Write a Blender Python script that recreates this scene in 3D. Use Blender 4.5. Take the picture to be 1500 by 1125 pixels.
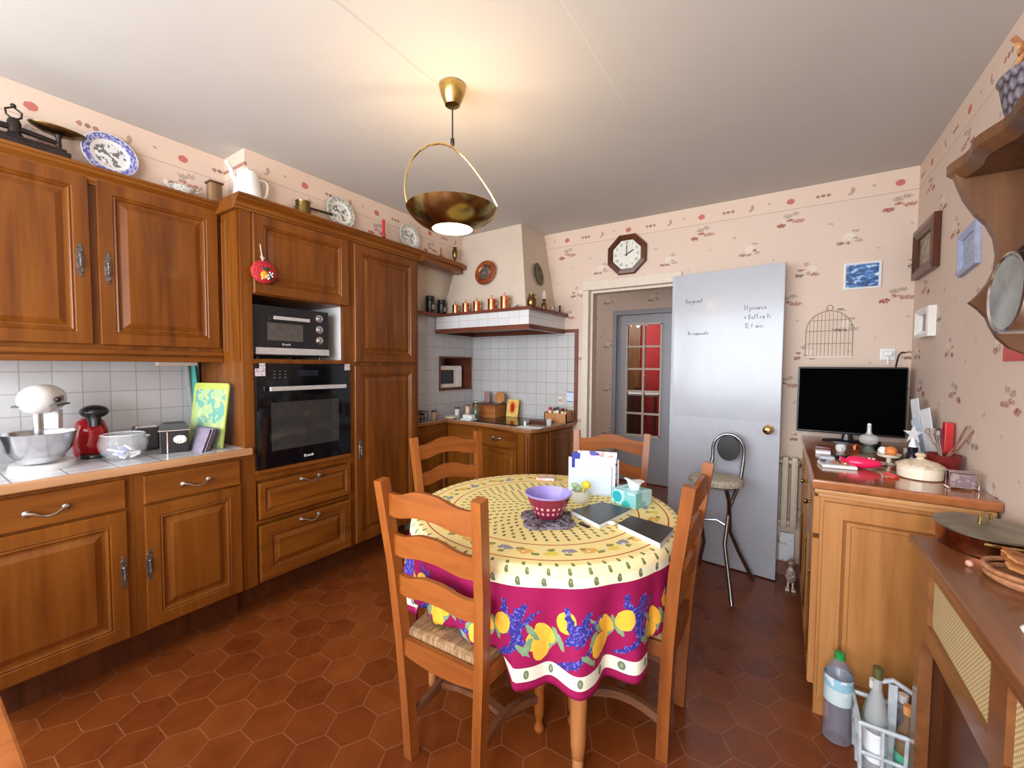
import bpy, bmesh, math, random
from mathutils import Vector, Matrix
PI = math.pi
sc = bpy.context.scene
for o in list(bpy.data.objects): bpy.data.objects.remove(o)
C = bpy.data.collections.new('scene'); sc.collection.children.link(C)

# ---------------- camera, world, light, exposure ----------------
F, YAW, PIT, ROL, EYE = 611.8, .5776, -.0435, .0068, 1.384
_cy, _sy = math.cos(YAW), math.sin(YAW)
FW = Vector((-_sy*math.cos(PIT), _cy*math.cos(PIT), math.sin(PIT)))
_r = Vector((_cy, _sy, 0)); _u = _r.cross(FW)
RT = _r*math.cos(ROL) + _u*math.sin(ROL); UP = -_r*math.sin(ROL) + _u*math.cos(ROL)
cd = bpy.data.cameras.new('camera'); cam = bpy.data.objects.new('camera', cd); C.objects.link(cam)
cd.sensor_fit = 'HORIZONTAL'; cd.sensor_width = 36; cd.lens = F*36/1500; cd.clip_start = .02
M_ = Matrix((RT, UP, -FW)).transposed().to_4x4(); M_.translation = Vector((0, 0, EYE)); cam.matrix_world = M_
sc.camera = cam
sc.view_settings.view_transform = 'Standard'; sc.view_settings.look = 'None'
sc.view_settings.gamma = 1; sc.view_settings.use_curve_mapping = False
sc.view_settings.exposure = 0.16
w = bpy.data.worlds.new('world'); sc.world = w; w.use_nodes = True
w.node_tree.nodes['Background'].inputs[0].default_value = (.75, .87, 1, 1)
w.node_tree.nodes['Background'].inputs[1].default_value = 1.6

def area(name, loc, target, sx, sy, power, col, spread=PI):
    l = bpy.data.lights.new(name, 'AREA'); l.shape = 'RECTANGLE'; l.size = sx; l.size_y = sy
    l.energy = power; l.color = col; l.spread = spread
    o = bpy.data.objects.new(name, l); C.objects.link(o); o.location = loc
    o.rotation_euler = (Vector(target)-Vector(loc)).to_track_quat('-Z', 'Y').to_euler(); return o
# daylight in the windows behind the photographer, and area lamps for the hall and far room
area('daylight_and_fill', (-2.90, -.95, 1.65), (.6, .9, 1.75), .9, 1.1, 36, (.92, .96, 1))  # added lamp at the left wall, brightens the right wall
area('daylight_and_fill', (-1.55, -1.62, 1.62), (-1.45, 3, 2.35), 2.1, 1.5, 92, (.90, .95, 1))
area('daylight_and_fill', (-.02, -1.62, 1.55), (-.1, 3, 2.2), .9, 1.6, 66, (.90, .95, 1))
area('hall_fill', (-3.2, 4.2, 1.9), (-1.2, 4.4, 1.1), .6, 1.2, 16, (.95, .97, 1))  # added unseen lamp that brightens the hall, no window here
area('far_room_light', (-2.2, 6.6, 2.2), (-1.4, 7.5, 1.0), 1.0, .8, 14, (1, .96, .9))  # area lamp inside the far room, no window modelled

def P(px, py, ax, val):
    d = FW + RT*((px-750)/F) - UP*((py-562.5)/F)
    i = 'xyz'.index(ax); O = Vector((0, 0, EYE)); return O + d*((val-O[i])/d[i])

# ---------------- mesh helper ----------------
class MB:
    def __init__(s): s.b = bmesh.new(); s.uv = None
    def face(s, vs):
        try: return s.b.faces.new(vs)
        except ValueError: return None
    def box(s, x0, x1, y0, y1, z0, z1, bev=0, rot=None, c=None):
        r = bmesh.ops.create_cube(s.b, size=1)['verts']
        cx, cy, cz = (x0+x1)/2, (y0+y1)/2, (z0+z1)/2
        for v in r: v.co = Vector((cx+v.co.x*(x1-x0), cy+v.co.y*(y1-y0), cz+v.co.z*(z1-z0)))
        if bev:
            es = list({e for v in r for e in v.link_edges})
            q = bmesh.ops.bevel(s.b, geom=es, offset=bev, segments=2, affect='EDGES', profile=.6)
            r = list({v for f in q['faces'] for v in f.verts} | {v for v in r if v.is_valid})
        if rot:
            m = Matrix.Rotation(rot[1], 4, rot[0]); p = Vector(c or (cx, cy, cz))
            for v in r: v.co = p + m @ (v.co-p)
        return s
    def loft(s, rings, close=True, cap0=True, cap1=True):
        R = [[s.b.verts.new(p) for p in r] for r in rings]
        n = len(R[0])
        for a, b in zip(R, R[1:]):
            for i in range(n if close else n-1):
                j = (i+1) % n; s.face((a[i], a[j], b[j], b[i]))
        if cap0 and close: s.face(R[0][::-1])
        if cap1 and close: s.face(R[-1])
        return s
    def lathe(s, prof, c=(0, 0, 0), n=24, sx=1, sy=1, cap0=True, cap1=True, rot=None):
        rings = []
        for r, z in prof:
            ring = [Vector((math.cos(2*PI*i/n)*r*sx, math.sin(2*PI*i/n)*r*sy, z)) for i in range(n)]
            if rot: ring = [rot @ p for p in ring]
            rings.append([p+Vector(c) for p in ring])
        return s.loft(rings, True, cap0, cap1)
    def tube(s, pts, r, n=8, closed=False, sq=None):
        pts = [Vector(p) for p in pts]; N = len(pts); rings = []
        up = None
        for i, p in enumerate(pts):
            a = pts[(i-1) % N] if (closed or i > 0) else p; b = pts[(i+1) % N] if (closed or i < N-1) else p
            t = (b-a).normalized()
            if up is None:
                up = Vector((0, 0, 1)) if abs(t.z) < .9 else Vector((0, 1, 0))
            x = t.cross(up)
            if x.length < 1e-4: x = t.cross(Vector((1, .1, 0)))
            x.normalize(); y = x.cross(t).normalized(); up = y
            rr = r[i] if isinstance(r, (list, tuple)) else r
            if sq: rings.append([p + x*dx*sq[0] + y*dy*sq[1] for dx, dy in ((-.5, -.5), (.5, -.5), (.5, .5), (-.5, .5))])
            else: rings.append([p + x*math.cos(2*PI*k/n)*rr + y*math.sin(2*PI*k/n)*rr for k in range(n)])
        if closed: rings.append(rings[0]); return s._loftc(rings)
        return s.loft(rings)
    def _loftc(s, rings):
        R = [[s.b.verts.new(p) for p in r] for r in rings[:-1]]; R.append(R[0]); n = len(R[0])
        for a, b in zip(R, R[1:]):
            for i in range(n): s.face((a[i], a[(i+1) % n], b[(i+1) % n], b[i]))
        return s
    def sphere(s, c, r, sc_=(1, 1, 1), n=16, m=10, jit=0, seed=0):
        rnd = random.Random(seed); rings = []
        for j in range(m+1):
            a = -PI/2+PI*j/m; q = max(math.cos(a), .001)
            rings.append([Vector((c[0]+r*sc_[0]*q*math.cos(2*PI*i/n)*(1+rnd.uniform(-jit, jit)), c[1]+r*sc_[1]*q*math.sin(2*PI*i/n)*(1+rnd.uniform(-jit, jit)), c[2]+r*sc_[2]*math.sin(a))) for i in range(n)])
        return s.loft(rings)
    def prism(s, poly, f0, f1):      # poly 2d points mapped by f0 / f1 (two functions to 3d)
        return s.loft([[Vector(f0(*p)) for p in poly], [Vector(f1(*p)) for p in poly]])
    def panel(s, O, u, v, n, wd, ht, rings):
        O, u, v, n = Vector(O), Vector(u), Vector(v), Vector(n)
        L = [[O+u*i+v*i+n*d, O+u*(wd-i)+v*i+n*d, O+u*(wd-i)+v*(ht-i)+n*d, O+u*i+v*(ht-i)+n*d] for i, d in rings]
        return s.loft(L)
    def build(s, name, mat, parent=None, smooth=False, loc=None):
        bmesh.ops.recalc_face_normals(s.b, faces=s.b.faces)
        me = bpy.data.meshes.new(name); s.b.to_mesh(me); s.b.free()
        me.materials.append(mat)
        if smooth:
            me.polygons.foreach_set('use_smooth', [True]*len(me.polygons))
            try: me.set_sharp_from_angle(angle=math.radians(38))
            except Exception: pass
        o = bpy.data.objects.new(name, me); C.objects.link(o)
        if parent: o.parent = parent
        if loc: o.location = loc
        return o

def tag(o, label=None, cat=None, group=None, kind=None):
    if label: o['label'] = label
    if cat: o['category'] = cat
    if group: o['group'] = group
    if kind: o['kind'] = kind
    return o
def thing(name, loc, label, cat, rz=0, group=None):
    o = bpy.data.objects.new(name, None); o.empty_display_size = .05; C.objects.link(o)
    o.location = loc; o.rotation_euler = (0, 0, rz); return tag(o, label, cat, group)
def copy_tree(o, parent=None):
    c = o.copy(); C.objects.link(c)
    if parent: c.parent = parent
    for ch in [x for x in list(C.objects) if x.parent == o]: copy_tree(ch, c)
    return c
def struct(o): o['kind'] = 'structure'; return o

# ---------------- node helper ----------------
class V:
    nt = None
    def __init__(s, k): s.k = k
    @staticmethod
    def m(op, a, b=None, c=None):
        n = V.nt.nodes.new('ShaderNodeMath'); n.operation = op
        for i, x in enumerate((a, b, c)):
            if x is None: continue
            if isinstance(x, V): V.nt.links.new(x.k, n.inputs[i])
            else: n.inputs[i].default_value = x
        return V(n.outputs[0])
    def __add__(s, o): return V.m('ADD', s, o)
    __radd__ = __add__
    def __sub__(s, o): return V.m('SUBTRACT', s, o)
    def __rsub__(s, o): return V.m('SUBTRACT', o, s)
    def __mul__(s, o): return V.m('MULTIPLY', s, o)
    __rmul__ = __mul__
    def __truediv__(s, o): return V.m('DIVIDE', s, o)
    def __lt__(s, o): return V.m('LESS_THAN', s, o)
    def __gt__(s, o): return V.m('GREATER_THAN', s, o)
    def mod(s, o): return V.m('FLOORED_MODULO', s, o)
    def floor(s): return V.m('FLOOR', s)
    def abs(s): return V.m('ABSOLUTE', s)
    def max(s, o): return V.m('MAXIMUM', s, o)
    def min(s, o): return V.m('MINIMUM', s, o)
class Mat:
    def __init__(s, name, rough=.5, metal=0, spec=None, trans=0, ior=None, coat=0):
        s.m = bpy.data.materials.new(name); s.m.use_nodes = True; s.nt = s.m.node_tree; V.nt = s.nt
        s.b = s.nt.nodes['Principled BSDF']; s.set('Roughness', rough); s.set('Metallic', metal)
        if spec is not None: s.set('Specular IOR Level', spec)
        if trans: s.set('Transmission Weight', trans)
        if ior: s.set('IOR', ior)
        if coat: s.set('Coat Weight', coat); s.set('Coat Roughness', .12)
    def set(s, k, v):
        i = s.b.inputs[k]
        if isinstance(v, V): s.nt.links.new(v.k, i)
        elif hasattr(v, 'is_linked'): s.nt.links.new(v, i)
        elif isinstance(v, tuple): i.default_value = (*v[:3], 1)
        else: i.default_value = v
    def coords(s, kind='Object', scale=None):
        tc = s.nt.nodes.new('ShaderNodeTexCoord'); k = tc.outputs[kind]
        if scale:
            mp = s.nt.nodes.new('ShaderNodeMapping'); mp.inputs['Scale'].default_value = scale
            s.nt.links.new(k, mp.inputs['Vector']); k = mp.outputs[0]
        return k
    def world(s):
        g = s.nt.nodes.new('ShaderNodeNewGeometry'); return g.outputs['Position']
    def sep(s, k):
        n = s.nt.nodes.new('ShaderNodeSeparateXYZ'); s.nt.links.new(k, n.inputs[0]); return [V(o) for o in n.outputs]
    def comb(s, x, y, z=0):
        n = s.nt.nodes.new('ShaderNodeCombineXYZ')
        for i, q in enumerate((x, y, z)):
            if isinstance(q, V): s.nt.links.new(q.k, n.inputs[i])
            else: n.inputs[i].default_value = q
        return n.outputs[0]
    def noise(s, k, scale=5, detail=3, rough=.55, out=0):
        n = s.nt.nodes.new('ShaderNodeTexNoise'); n.inputs['Scale'].default_value = scale
        n.inputs['Detail'].default_value = detail; n.inputs['Roughness'].default_value = rough
        s.nt.links.new(k, n.inputs['Vector']); return V(n.outputs[out])
    def white(s, k):
        n = s.nt.nodes.new('ShaderNodeTexWhiteNoise'); s.nt.links.new(k, n.inputs['Vector']); return V(n.outputs['Value'])
    def ramp(s, v, stops):
        n = s.nt.nodes.new('ShaderNodeValToRGB'); e = n.color_ramp.elements
        while len(e) < len(stops): e.new(.5)
        for q, (p, c) in zip(e, stops): q.position = p; q.color = (*c, 1)
        s.nt.links.new(v.k, n.inputs[0]); return n.outputs[0]
    def mix(s, fac, a, b):
        n = s.nt.nodes.new('ShaderNodeMix'); n.data_type = 'RGBA'
        for key, q in ((0, fac), (6, a), (7, b)):
            if isinstance(q, V): s.nt.links.new(q.k, n.inputs[key])
            elif hasattr(q, 'is_linked'): s.nt.links.new(q, n.inputs[key])
            elif isinstance(q, tuple): n.inputs[key].default_value = (*q, 1)
            else: n.inputs[key].default_value = q
        return n.outputs[2]
    def bump(s, h, strength=.3, dist=.01):
        n = s.nt.nodes.new('ShaderNodeBump'); n.inputs['Strength'].default_value = strength; n.inputs['Distance'].default_value = dist
        s.nt.links.new(h.k, n.inputs['Height']); s.nt.links.new(n.outputs[0], s.b.inputs['Normal'])
def plain(name, col, rough=.5, metal=0, var=.12, sc_=30, **kw):
    m = Mat(name, rough, metal, **kw)
    n = m.noise(m.coords(), sc_, 2)
    d = tuple(c*(1-var) for c in col); l = tuple(min(1, c*(1+var)) for c in col)
    m.set('Base Color', m.ramp(n, [(.35, d), (.65, l)])); return m.m
def wood(name, dark, mid, light, axis='z', rough=.36, scale=1., coat=.08, bump=.06):
    m = Mat(name, rough, coat=coat, spec=.35)
    s = {'z': (14, 14, 1.1), 'y': (14, 1.1, 14), 'x': (1.1, 14, 14)}[axis]
    k = m.coords('Object', tuple(q*scale for q in s))
    n1 = m.noise(k, 1.6, 5, .62)
    k2 = m.coords('Object', tuple(q*scale*.22 for q in s)); n2 = m.noise(k2, 1.7, 3, .5)
    f = n1*.6 + n2*.4
    m.set('Base Color', m.ramp(f, [(.33, dark), (.5, mid), (.68, light)]))
    m.bump(n1, bump, .004); return m.m
def glass(name, col=(1, 1, 1), rough=.02, ior=1.45):
    m = Mat(name, rough, trans=1, ior=ior); m.set('Base Color', col); return m.m
def sheer(name, col, alpha, rough=.1):
    m = Mat(name, rough); m.set('Base Color', col); m.set('Alpha', alpha); return m.m

# ---------------- materials ----------------
OAK = wood('oak_vertical', (.10, .025, .0022), (.185, .054, .005), (.26, .088, .010), 'z')
OAKH = wood('oak_horizontal', (.10, .025, .0022), (.185, .054, .005), (.26, .088, .010), 'y')
OAKX = wood('oak_horizontal_x', (.10, .025, .0022), (.185, .054, .005), (.26, .088, .010), 'x')
CHAIRW = wood('chair_beech', (.16, .040, .006), (.27, .076, .013), (.36, .115, .024), 'z', .38)
SLATW = wood('chair_beech_slat', (.16, .040, .006), (.27, .074, .012), (.35, .110, .022), 'x', .38)
PINE = wood('honey_pine', (.30, .115, .028), (.45, .19, .055), (.54, .26, .09), 'z', .38, .6)
SBTOP = wood('sideboard_top', (.22, .065, .02), (.36, .12, .04), (.44, .18, .07), 'y', .16, .8, .6)
COVERW = wood('dark_stained_wood', (.13, .042, .013), (.21, .075, .024), (.28, .115, .04), 'y', .3, .8, .4)
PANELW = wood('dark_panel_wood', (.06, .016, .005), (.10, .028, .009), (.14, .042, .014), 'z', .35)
RUSTICW = wood('rustic_shelf_wood', (.065, .024, .009), (.115, .045, .016), (.18, .075, .028), 'z', .45, .9, .1)
MAHOG = wood('mahogany_trim', (.10, .025, .015), (.16, .045, .025), (.22, .07, .04), 'x', .3)
DARKFRAME = wood('dark_frame', (.05, .014, .006), (.09, .025, .010), (.13, .04, .016), 'z', .3)
CUTW = wood('light_board_wood', (.35, .14, .04), (.48, .21, .07), (.58, .29, .11), 'z', .5)
BLACK = plain('black_plastic', (.012, .012, .014), .3)
BLACKG = plain('black_glass', (.004, .004, .005), .06, var=0)
SCREEN = plain('screen_black', (.0015, .0015, .002), .6, var=0, spec=.0)
DGREY = plain('dark_grey', (.05, .05, .055), .4)
WHITE = plain('white_enamel', (.80, .80, .79), .25, var=.03)
PORC = plain('white_porcelain', (.82, .80, .76), .12, var=.03)
CREAM = plain('cream_ceramic', (.80, .70, .55), .18, var=.04)
DOORP = plain('grey_white_paint', (.45, .465, .52), .38, var=.03)
PAINT = plain('cream_paint', (.66, .57, .47), .4, var=.03)
STEEL = plain('brushed_steel', (.62, .62, .64), .22, 1, var=.06)
CHROME = plain('chrome', (.78, .78, .80), .10, 1, var=.02)
SATIN = plain('satin_aluminium', (.72, .72, .72), .38, .6, var=.05)
PEWTER = plain('old_pewter', (.20, .18, .17), .42, .9, var=.35, sc_=90)
HANDLE = plain('pewter_handle', (.50, .47, .45), .28, 1, var=.25)
BRASS = plain('polished_brass', (.50, .35, .12), .18, 1, var=.05)
OLDBRASS = plain('aged_brass', (.22, .15, .055), .3, 1, var=.3)
COPPER = plain('copper', (.72, .27, .14), .22, 1, var=.2)
DARKCOPPER = plain('tarnished_copper', (.38, .12, .06), .3, 1, var=.3)
IRON = plain('dark_iron', (.035, .025, .022), .45, .6, var=.3)
REDG = plain('glossy_red', (.42, .008, .012), .12, var=.05)
PINK = plain('fuchsia_plastic', (.80, .015, .10), .25, var=.05)
RED = plain('red_lacquer', (.55, .02, .02), .3, var=.1)
MAROON = plain('maroon_ceramic', (.16, .015, .015), .12, var=.1)
TEAL = plain('teal_plastic', (.01, .30, .33), .2, var=.08)
BLUE = plain('deep_blue', (.02, .03, .30), .35, var=.1)
PAPER = plain('white_paper', (.80, .82, .86), .6, var=.03)
PAPERB = plain('pale_blue_paper', (.60, .70, .82), .6, var=.04)
LILAC = plain('lilac_ceramic', (.36, .30, .72), .22, var=.04)
GLASS = glass('clear_glass'); TINTG = glass('green_tint_glass', (.85, .95, .92))
SMOKED = plain('oven_window_glass', (.035, .035, .034), .05, var=.1)
RUSH = None
m = Mat('woven_rush', .8); k = m.coords('Object', (90, 18, 30)); n = m.noise(k, 1.2, 3)
m.set('Base Color', m.ramp(n, [(.3, (.16, .085, .035)), (.55, (.33, .20, .095)), (.75, (.46, .30, .15))])); m.bump(n, .5, .01); RUSH = m.m

def speckled(name, base, spots, sc_=60, thr=.5, rough=.4, metal=0):
    m = Mat(name, rough, metal); n = m.noise(m.coords(), sc_, 2); n2 = m.noise(m.coords(), sc_*.45, 2)
    col = base
    c1 = m.mix(V.m('GREATER_THAN', n, thr+.06), base, spots[0])
    for i, q in enumerate(spots[1:]):
        n3 = m.noise(m.coords('Object', (1+.3*i, 1, 1.2)), sc_*(.5+.2*i), 1); c1 = m.mix(V.m('GREATER_THAN', n3, thr+.08), c1, q)
    m.set('Base Color', c1); return m.m

# wallpaper: motifs repeat every 0.532 m, frieze above z = 2.41
def ell(u, v, cu, cv, a, b): 
    x = (u-cu)/a; y = (v-cv)/b; return (x*x+y*y) < 1.0
def wallpaper(name, ax, off=0., voff=0.):
    m = Mat(name, .75, spec=.2); pos = m.world(); X, Y, Z = m.sep(pos)
    U = (X if ax == 'x' else Y) + off
    nd = m.noise(pos, 75, 3, .7); nd2 = m.noise(pos, 90, 2, .7); nv = m.noise(pos, 120, 2)
    T = .532
    u = U.mod(T) + (nd-.5)*.048; vv = (Z-.0+voff).mod(T) + (nd2-.5)*.042
    base = m.mix(m.noise(pos, 2.5, 2), (.67, .52, .425), (.71, .565, .47))
    col = base
    red, brn, gry, wht = (.30, .05, .04), (.19, .095, .07), (.38, .30, .25), (.74, .65, .56)
    cents = [((.530, 2.335), 0), ((.312, 2.175), 1), ((.110, 1.998), 2)]
    for (cu, cv), kind in cents:
        shapes = [[(-.045, -.020, .026, .013, red), (.052, -.004, .034, .012, (.40, .18, .13)), (.004, .008, .022, .007, red), (-.005, .034, .022, .014, gry), (.035, .045, .02, .012, gry)],
                  [(-.045, -.022, .024, .009, brn), (-.008, -.025, .012, .009, brn), (.040, -.015, .022, .009, gry), (.020, .004, .020, .006, brn), (-.006, .016, .028, .022, wht), (.028, .046, .018, .008, gry)],
                  [(-.045, -.020, .022, .011, brn), (-.040, .012, .016, .006, red), (.035, -.018, .024, .011, (.34, .15, .11)), (.002, -.010, .010, .014, gry), (.020, .020, .020, .016, wht), (-.012, .048, .014, .012, gry)]][kind]
        for dx, dz, a, b, c in shapes:
            for wrap in (0, -T) if cu+dx > T-.07 else (0,):
                col = m.mix(ell(u, vv, cu+dx+wrap, ((cv+dz) % T), a, b)*(.50+.5*(nv > .47)).min(.92), col, c)
    for cu, cv in ((.21, 1.75), (.43, 1.95), (.33, 2.02), (.06, 2.22), (.22, 2.28), (.45, 2.10)):
        col = m.mix(ell(u, vv, cu, cv % T, .008, .007)*.6, col, gry)
    # frieze
    uf = U.mod(T) + (nd-.5)*.012; vf = Z + (nd2-.5)*.012
    fr = m.mix(m.noise(pos, 3, 2), (.69, .53, .425), (.72, .57, .46))
    for dx, dz, a, b, c in ((.001, 0, .022, .018, (.48, .07, .06)), (.533, 0, .022, .018, (.48, .07, .06)), (.145, 0, .011, .010, (.36, .12, .09)), (.172, 0, .011, .010, brn), (.199, 0, .011, .010, (.34, .12, .09)), (.318, .004, .010, .018, (.40, .24, .19)), (.306, -.016, .012, .008, gry), (.415, .01, .008, .007, gry)):
        fr = m.mix(ell(uf, vf, dx, 2.462+dz, a, b)*.8, fr, c)
    line = ((Z-2.411).abs() < .0022)
    col = m.mix(Z > 2.41, col, fr); col = m.mix(line*.7, col, (.40, .29, .22))
    m.set('Base Color', col); return m.m
WPX = wallpaper('wallpaper_back', 'x'); WPY = wallpaper('wallpaper_side', 'y', .13)

def tiles(name, ua, va, size, base, grout, rough=.16, offu=0, offv=0, gw=.0022, bigvar=.06):
    m = Mat(name, rough); pos = m.world(); q = dict(zip('xyz', m.sep(pos)))
    u, v = (q[ua]+offu)/size, (q[va]+offv)/size
    du = ((u.mod(1.)-.5).abs()); dv = ((v.mod(1.)-.5).abs()); g = du.max(dv) > (.5-gw/size)
    rnd = m.white(m.comb(u.floor(), v.floor(), 3.))
    n = m.noise(pos, 18, 3)
    dark = tuple(c*(1-bigvar*2) for c in base); c = m.mix(rnd*.5+n*.5, dark, base)
    m.set('Base Color', m.mix(g, c, grout)); 
    h = 1.0-g; m.bump(h, .4, .002); return m.m
TILY = tiles('backsplash_tiles_side', 'y', 'z', .1035, (.56, .56, .57), (.37, .35, .34), .2, .045, .005)
TILX = tiles('backsplash_tiles_back', 'x', 'z', .1035, (.58, .58, .58), (.36, .34, .33), .2, .02, .005)
TILTOP = tiles('worktop_tiles', 'x', 'y', .15, (.62, .62, .64), (.24, .22, .24), .14, .06, .03, .003)
# hexagonal terracotta floor
m = Mat('terracotta_hex_floor', .3, coat=.15); pos = m.world(); X, Y, Z = m.sep(pos)
S = .165; px_ = (Y-1.2135)/S + .5; py_ = (X+.637)/S + 3**.5/2; r3 = 3**.5
ax = px_.mod(1.)-.5; ay = py_.mod(r3)-r3/2
bx = (px_+.5).mod(1.)-.5; by = (py_+r3/2).mod(r3)-r3/2
sel = (ax*ax+ay*ay) < (bx*bx+by*by)
hx = ax*sel+bx*(1.-sel); hy = ay*sel+by*(1.-sel)
hd = hx.abs().max(hx.abs()*.5+hy.abs()*(r3/2))
idv = m.comb(px_-hx, py_-hy, 0.)
sn = V.nt.nodes.new('ShaderNodeVectorMath'); sn.operation = 'SNAP'; V.nt.links.new(idv, sn.inputs[0]); sn.inputs[1].default_value = (.25, .2, .25)
rnd = m.white(sn.outputs[0]); n = m.noise(pos, 9, 4); n2 = m.noise(pos, 1.3, 2)
c = m.ramp(rnd*.22+n*.48+n2*.30, [(.25, (.13, .026, .005)), (.5, (.20, .046, .008)), (.75, (.27, .070, .013))])
g = hd > .489
m.set('Base Color', m.mix(g*.7, c, (.30, .14, .075)))
m.set('Roughness', rnd*.1+n*.15+.20); m.bump((1.0-g)*.6+n*.4, .25, .003); FLOORM = m.m
# ceiling plaster
m = Mat('ceiling_plaster', .85, spec=.1); pos = m.world(); X, Y, Z = m.sep(pos); n = m.noise(pos, 1.1, 3); n2 = m.noise(pos, 6, 4)
crack = ((X+.627+(n2-.5)*.012).abs() < .0014)*(Y > .2)*(Y < 1.93)
shadow_line = ((X+1.23+(n2-.5)*.03).abs() < .006)*.35  # faint shadow line painted into the ceiling colour
c = m.mix(n*.6+n2*.4, (.52, .50, .475), (.60, .575, .55))
c = m.mix(crack, c, (.66, .62, .54)); c = m.mix(shadow_line*(Y < 1.3), c, (.36, .33, .29))
m.set('Base Color', c); m.bump(n2*.5+n, .25, .01); CEILM = m.m
PLASTER = plain('hood_plaster', (.62, .52, .42), .7, var=.03, sc_=5)
WALLPLAIN = plain('plain_cream_wall', (.66, .57, .47), .8, var=.02, sc_=4)
# ================= THE ROOM =================
CH = 2.54; XR = .614; YB = 3.3; XL = -2.95; XF = -2.40; XU = -2.62
def sbox(name, mat, *b): return struct(MB().box(*b).build(name, mat))
sbox('floor', FLOORM, -3.15, 1.0, -1.85, 5.1, -.06, 0)
sbox('ceiling', CEILM, -3.2, .75, -1.85, 3.42, CH, CH+.08)
sbox('wall_right', WPY, XR, XR+.12, -1.85, 3.42, 0, CH)
w_ = MB(); w_.box(-2.75, -1.39, YB, YB+.12, 0, CH); w_.box(-.70, XR, YB, YB+.12, 0, CH); w_.box(-1.39, -.70, YB, YB+.12, 2.02, CH)
struct(w_.build('wall_back', WPX))
w_ = MB(); w_.box(-3.1, XL, -1.85, -1.42, 0, CH); w_.box(-3.1, XL, -.48, 2.36, 0, CH); w_.box(-3.1, XL, -1.42, -.48, 0, 1.05); w_.box(-3.1, XL, -1.42, -.48, 2.2, CH); struct(w_.build('wall_left', WALLPLAIN))
f = MB(); f.box(-3.05, -3.0, -1.42, -1.36, 1.05, 2.2); f.box(-3.05, -3.0, -.54, -.48, 1.05, 2.2); f.box(-3.05, -3.0, -1.36, -.54, 1.05, 1.11); f.box(-3.05, -3.0, -1.36, -.54, 2.14, 2.2); fo = struct(f.build('window_3', WHITE)); MB().box(-3.03, -3.02, -1.37, -.53, 1.1, 2.15).build('window_pane', GLASS, fo)  # added unseen window with its opening, made to light the right wall
sbox('wall_left_soffit', WPY, XL, -2.69, -.40, 1.13, 2.225, CH)
sbox('wall_left_soffit', WPY, XL, -2.46, 1.13, 3.3, 2.225, CH)
# cooking corner: wall with a niche
w_ = MB(); NY0, NY1, NZ0, NZ1 = 2.80, 3.262, 1.15, 1.468
w_.box(-2.68, -2.62, 2.34, NY0, 0, 2.225); w_.box(-2.68, -2.62, NY1, YB, 0, 2.225)
w_.box(-2.68, -2.62, NY0, NY1, 0, NZ0); w_.box(-2.68, -2.62, NY0, NY1, NZ1, 2.225)
w_.box(-3.1, -2.68, 2.36, 2.42, 0, 2.225); w_.box(-3.1, -2.68, YB-.01, YB+.1, 0, 2.225); w_.box(-3.14, -3.08, 2.36, 3.4, 0, CH)
struct(w_.build('wall_left_corner', WALLPLAIN))
w_ = MB(); x0, x1 = -2.62, -2.614
w_.box(x0, x1, 2.34, NY0, .9, 1.82); w_.box(x0, x1, NY1, YB-.004, .9, 1.82); w_.box(x0, x1, NY0, NY1, .9, NZ0); w_.box(x0, x1, NY0, NY1, NZ1, 1.82)
struct(w_.build('wall_left_tiling', TILY))
sbox('wall_back_tiling', TILX, -2.614, -1.505, YB-.007, YB, .9, 1.69)
sbox('wall_left_tiling', TILY, XL, XL+.007, -.2, 1.09, .9, 1.42)
t_ = MB(); t_.box(-1.505, -1.477, YB-.02, YB, .90, 1.70); t_.box(-1.63, -1.505, YB-.02, YB, 1.672, 1.70, 0)
struct(t_.build('trim_1', MAHOG))
# wall behind the photographer with two windows
w_ = MB()
for b in ((-3.1, -2.62, 0, CH), (-.48, -.47, 0, CH), (.43, .75, 0, CH), (-2.62, -.48, 0, .87), (-2.62, -.48, 2.37, CH), (-.47, .43, 0, .75), (-.47, .43, 2.35, CH)):
    w_.box(b[0], b[1], -1.85, -1.7, b[2], b[3])
struct(w_.build('wall_front', WALLPLAIN))
for i, (a, b, z0, z1, nx) in enumerate(((-2.62, -.48, .87, 2.37, 3), (-.47, .43, .75, 2.35, 1))):
    f = MB(); f.box(a, b, -1.80, -1.75, z0, z0+.06); f.box(a, b, -1.80, -1.75, z1-.06, z1); 
    for k in range(nx+1):
        x = a+(b-a)*k/nx; xa = min(max(x-.03, a), b-.06); f.box(xa, xa+.06, -1.80, -1.75, z0, z1)
    fo = struct(f.build('window_%d' % (i+1), WHITE)); MB().box(a+.03, b-.03, -1.778, -1.772, z0+.03, z1-.03).build('window_pane', GLASS, fo)
# doorway to the hall: frame, open door
f = MB()
for (a, b) in ((-1.44, -1.385), (-.705, -.655)): f.box(a, b, YB-.018, YB+.129, 0, 2.014, .004)
f.box(-1.44, -.655, YB-.019, YB+.13, 2.015, 2.09, .004)
f.box(-1.384, -1.365, YB+.03, YB+.125, 0, 1.995); f.box(-1.384, -.706, YB+.03, YB+.125, 1.995, 2.014)
struct(f.build('trim_2', PAINT))
sbox('baseboard_back', plain('terracotta_skirting', (.20, .06, .03), .35), -.655, XR, YB-.012, YB, 0, .09)
sbox('baseboard_right', plain('terracotta_skirting_side', (.20, .06, .03), .35), XR-.012, XR, -1.7, YB-.012, 0, .09)
dh = Vector((-.70, 3.262)); de = Vector((-.008, 3.185)); dv = de-dh; dang = math.atan2(dv.y, dv.x); DW = dv.length
door = thing('door_1', (dh.x, dh.y, 0), None, None, dang); struct(door)
MB().box(0, DW, -.036, 0, .008, 2.045, .002).build('door_leaf', DOORP, door)
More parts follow.
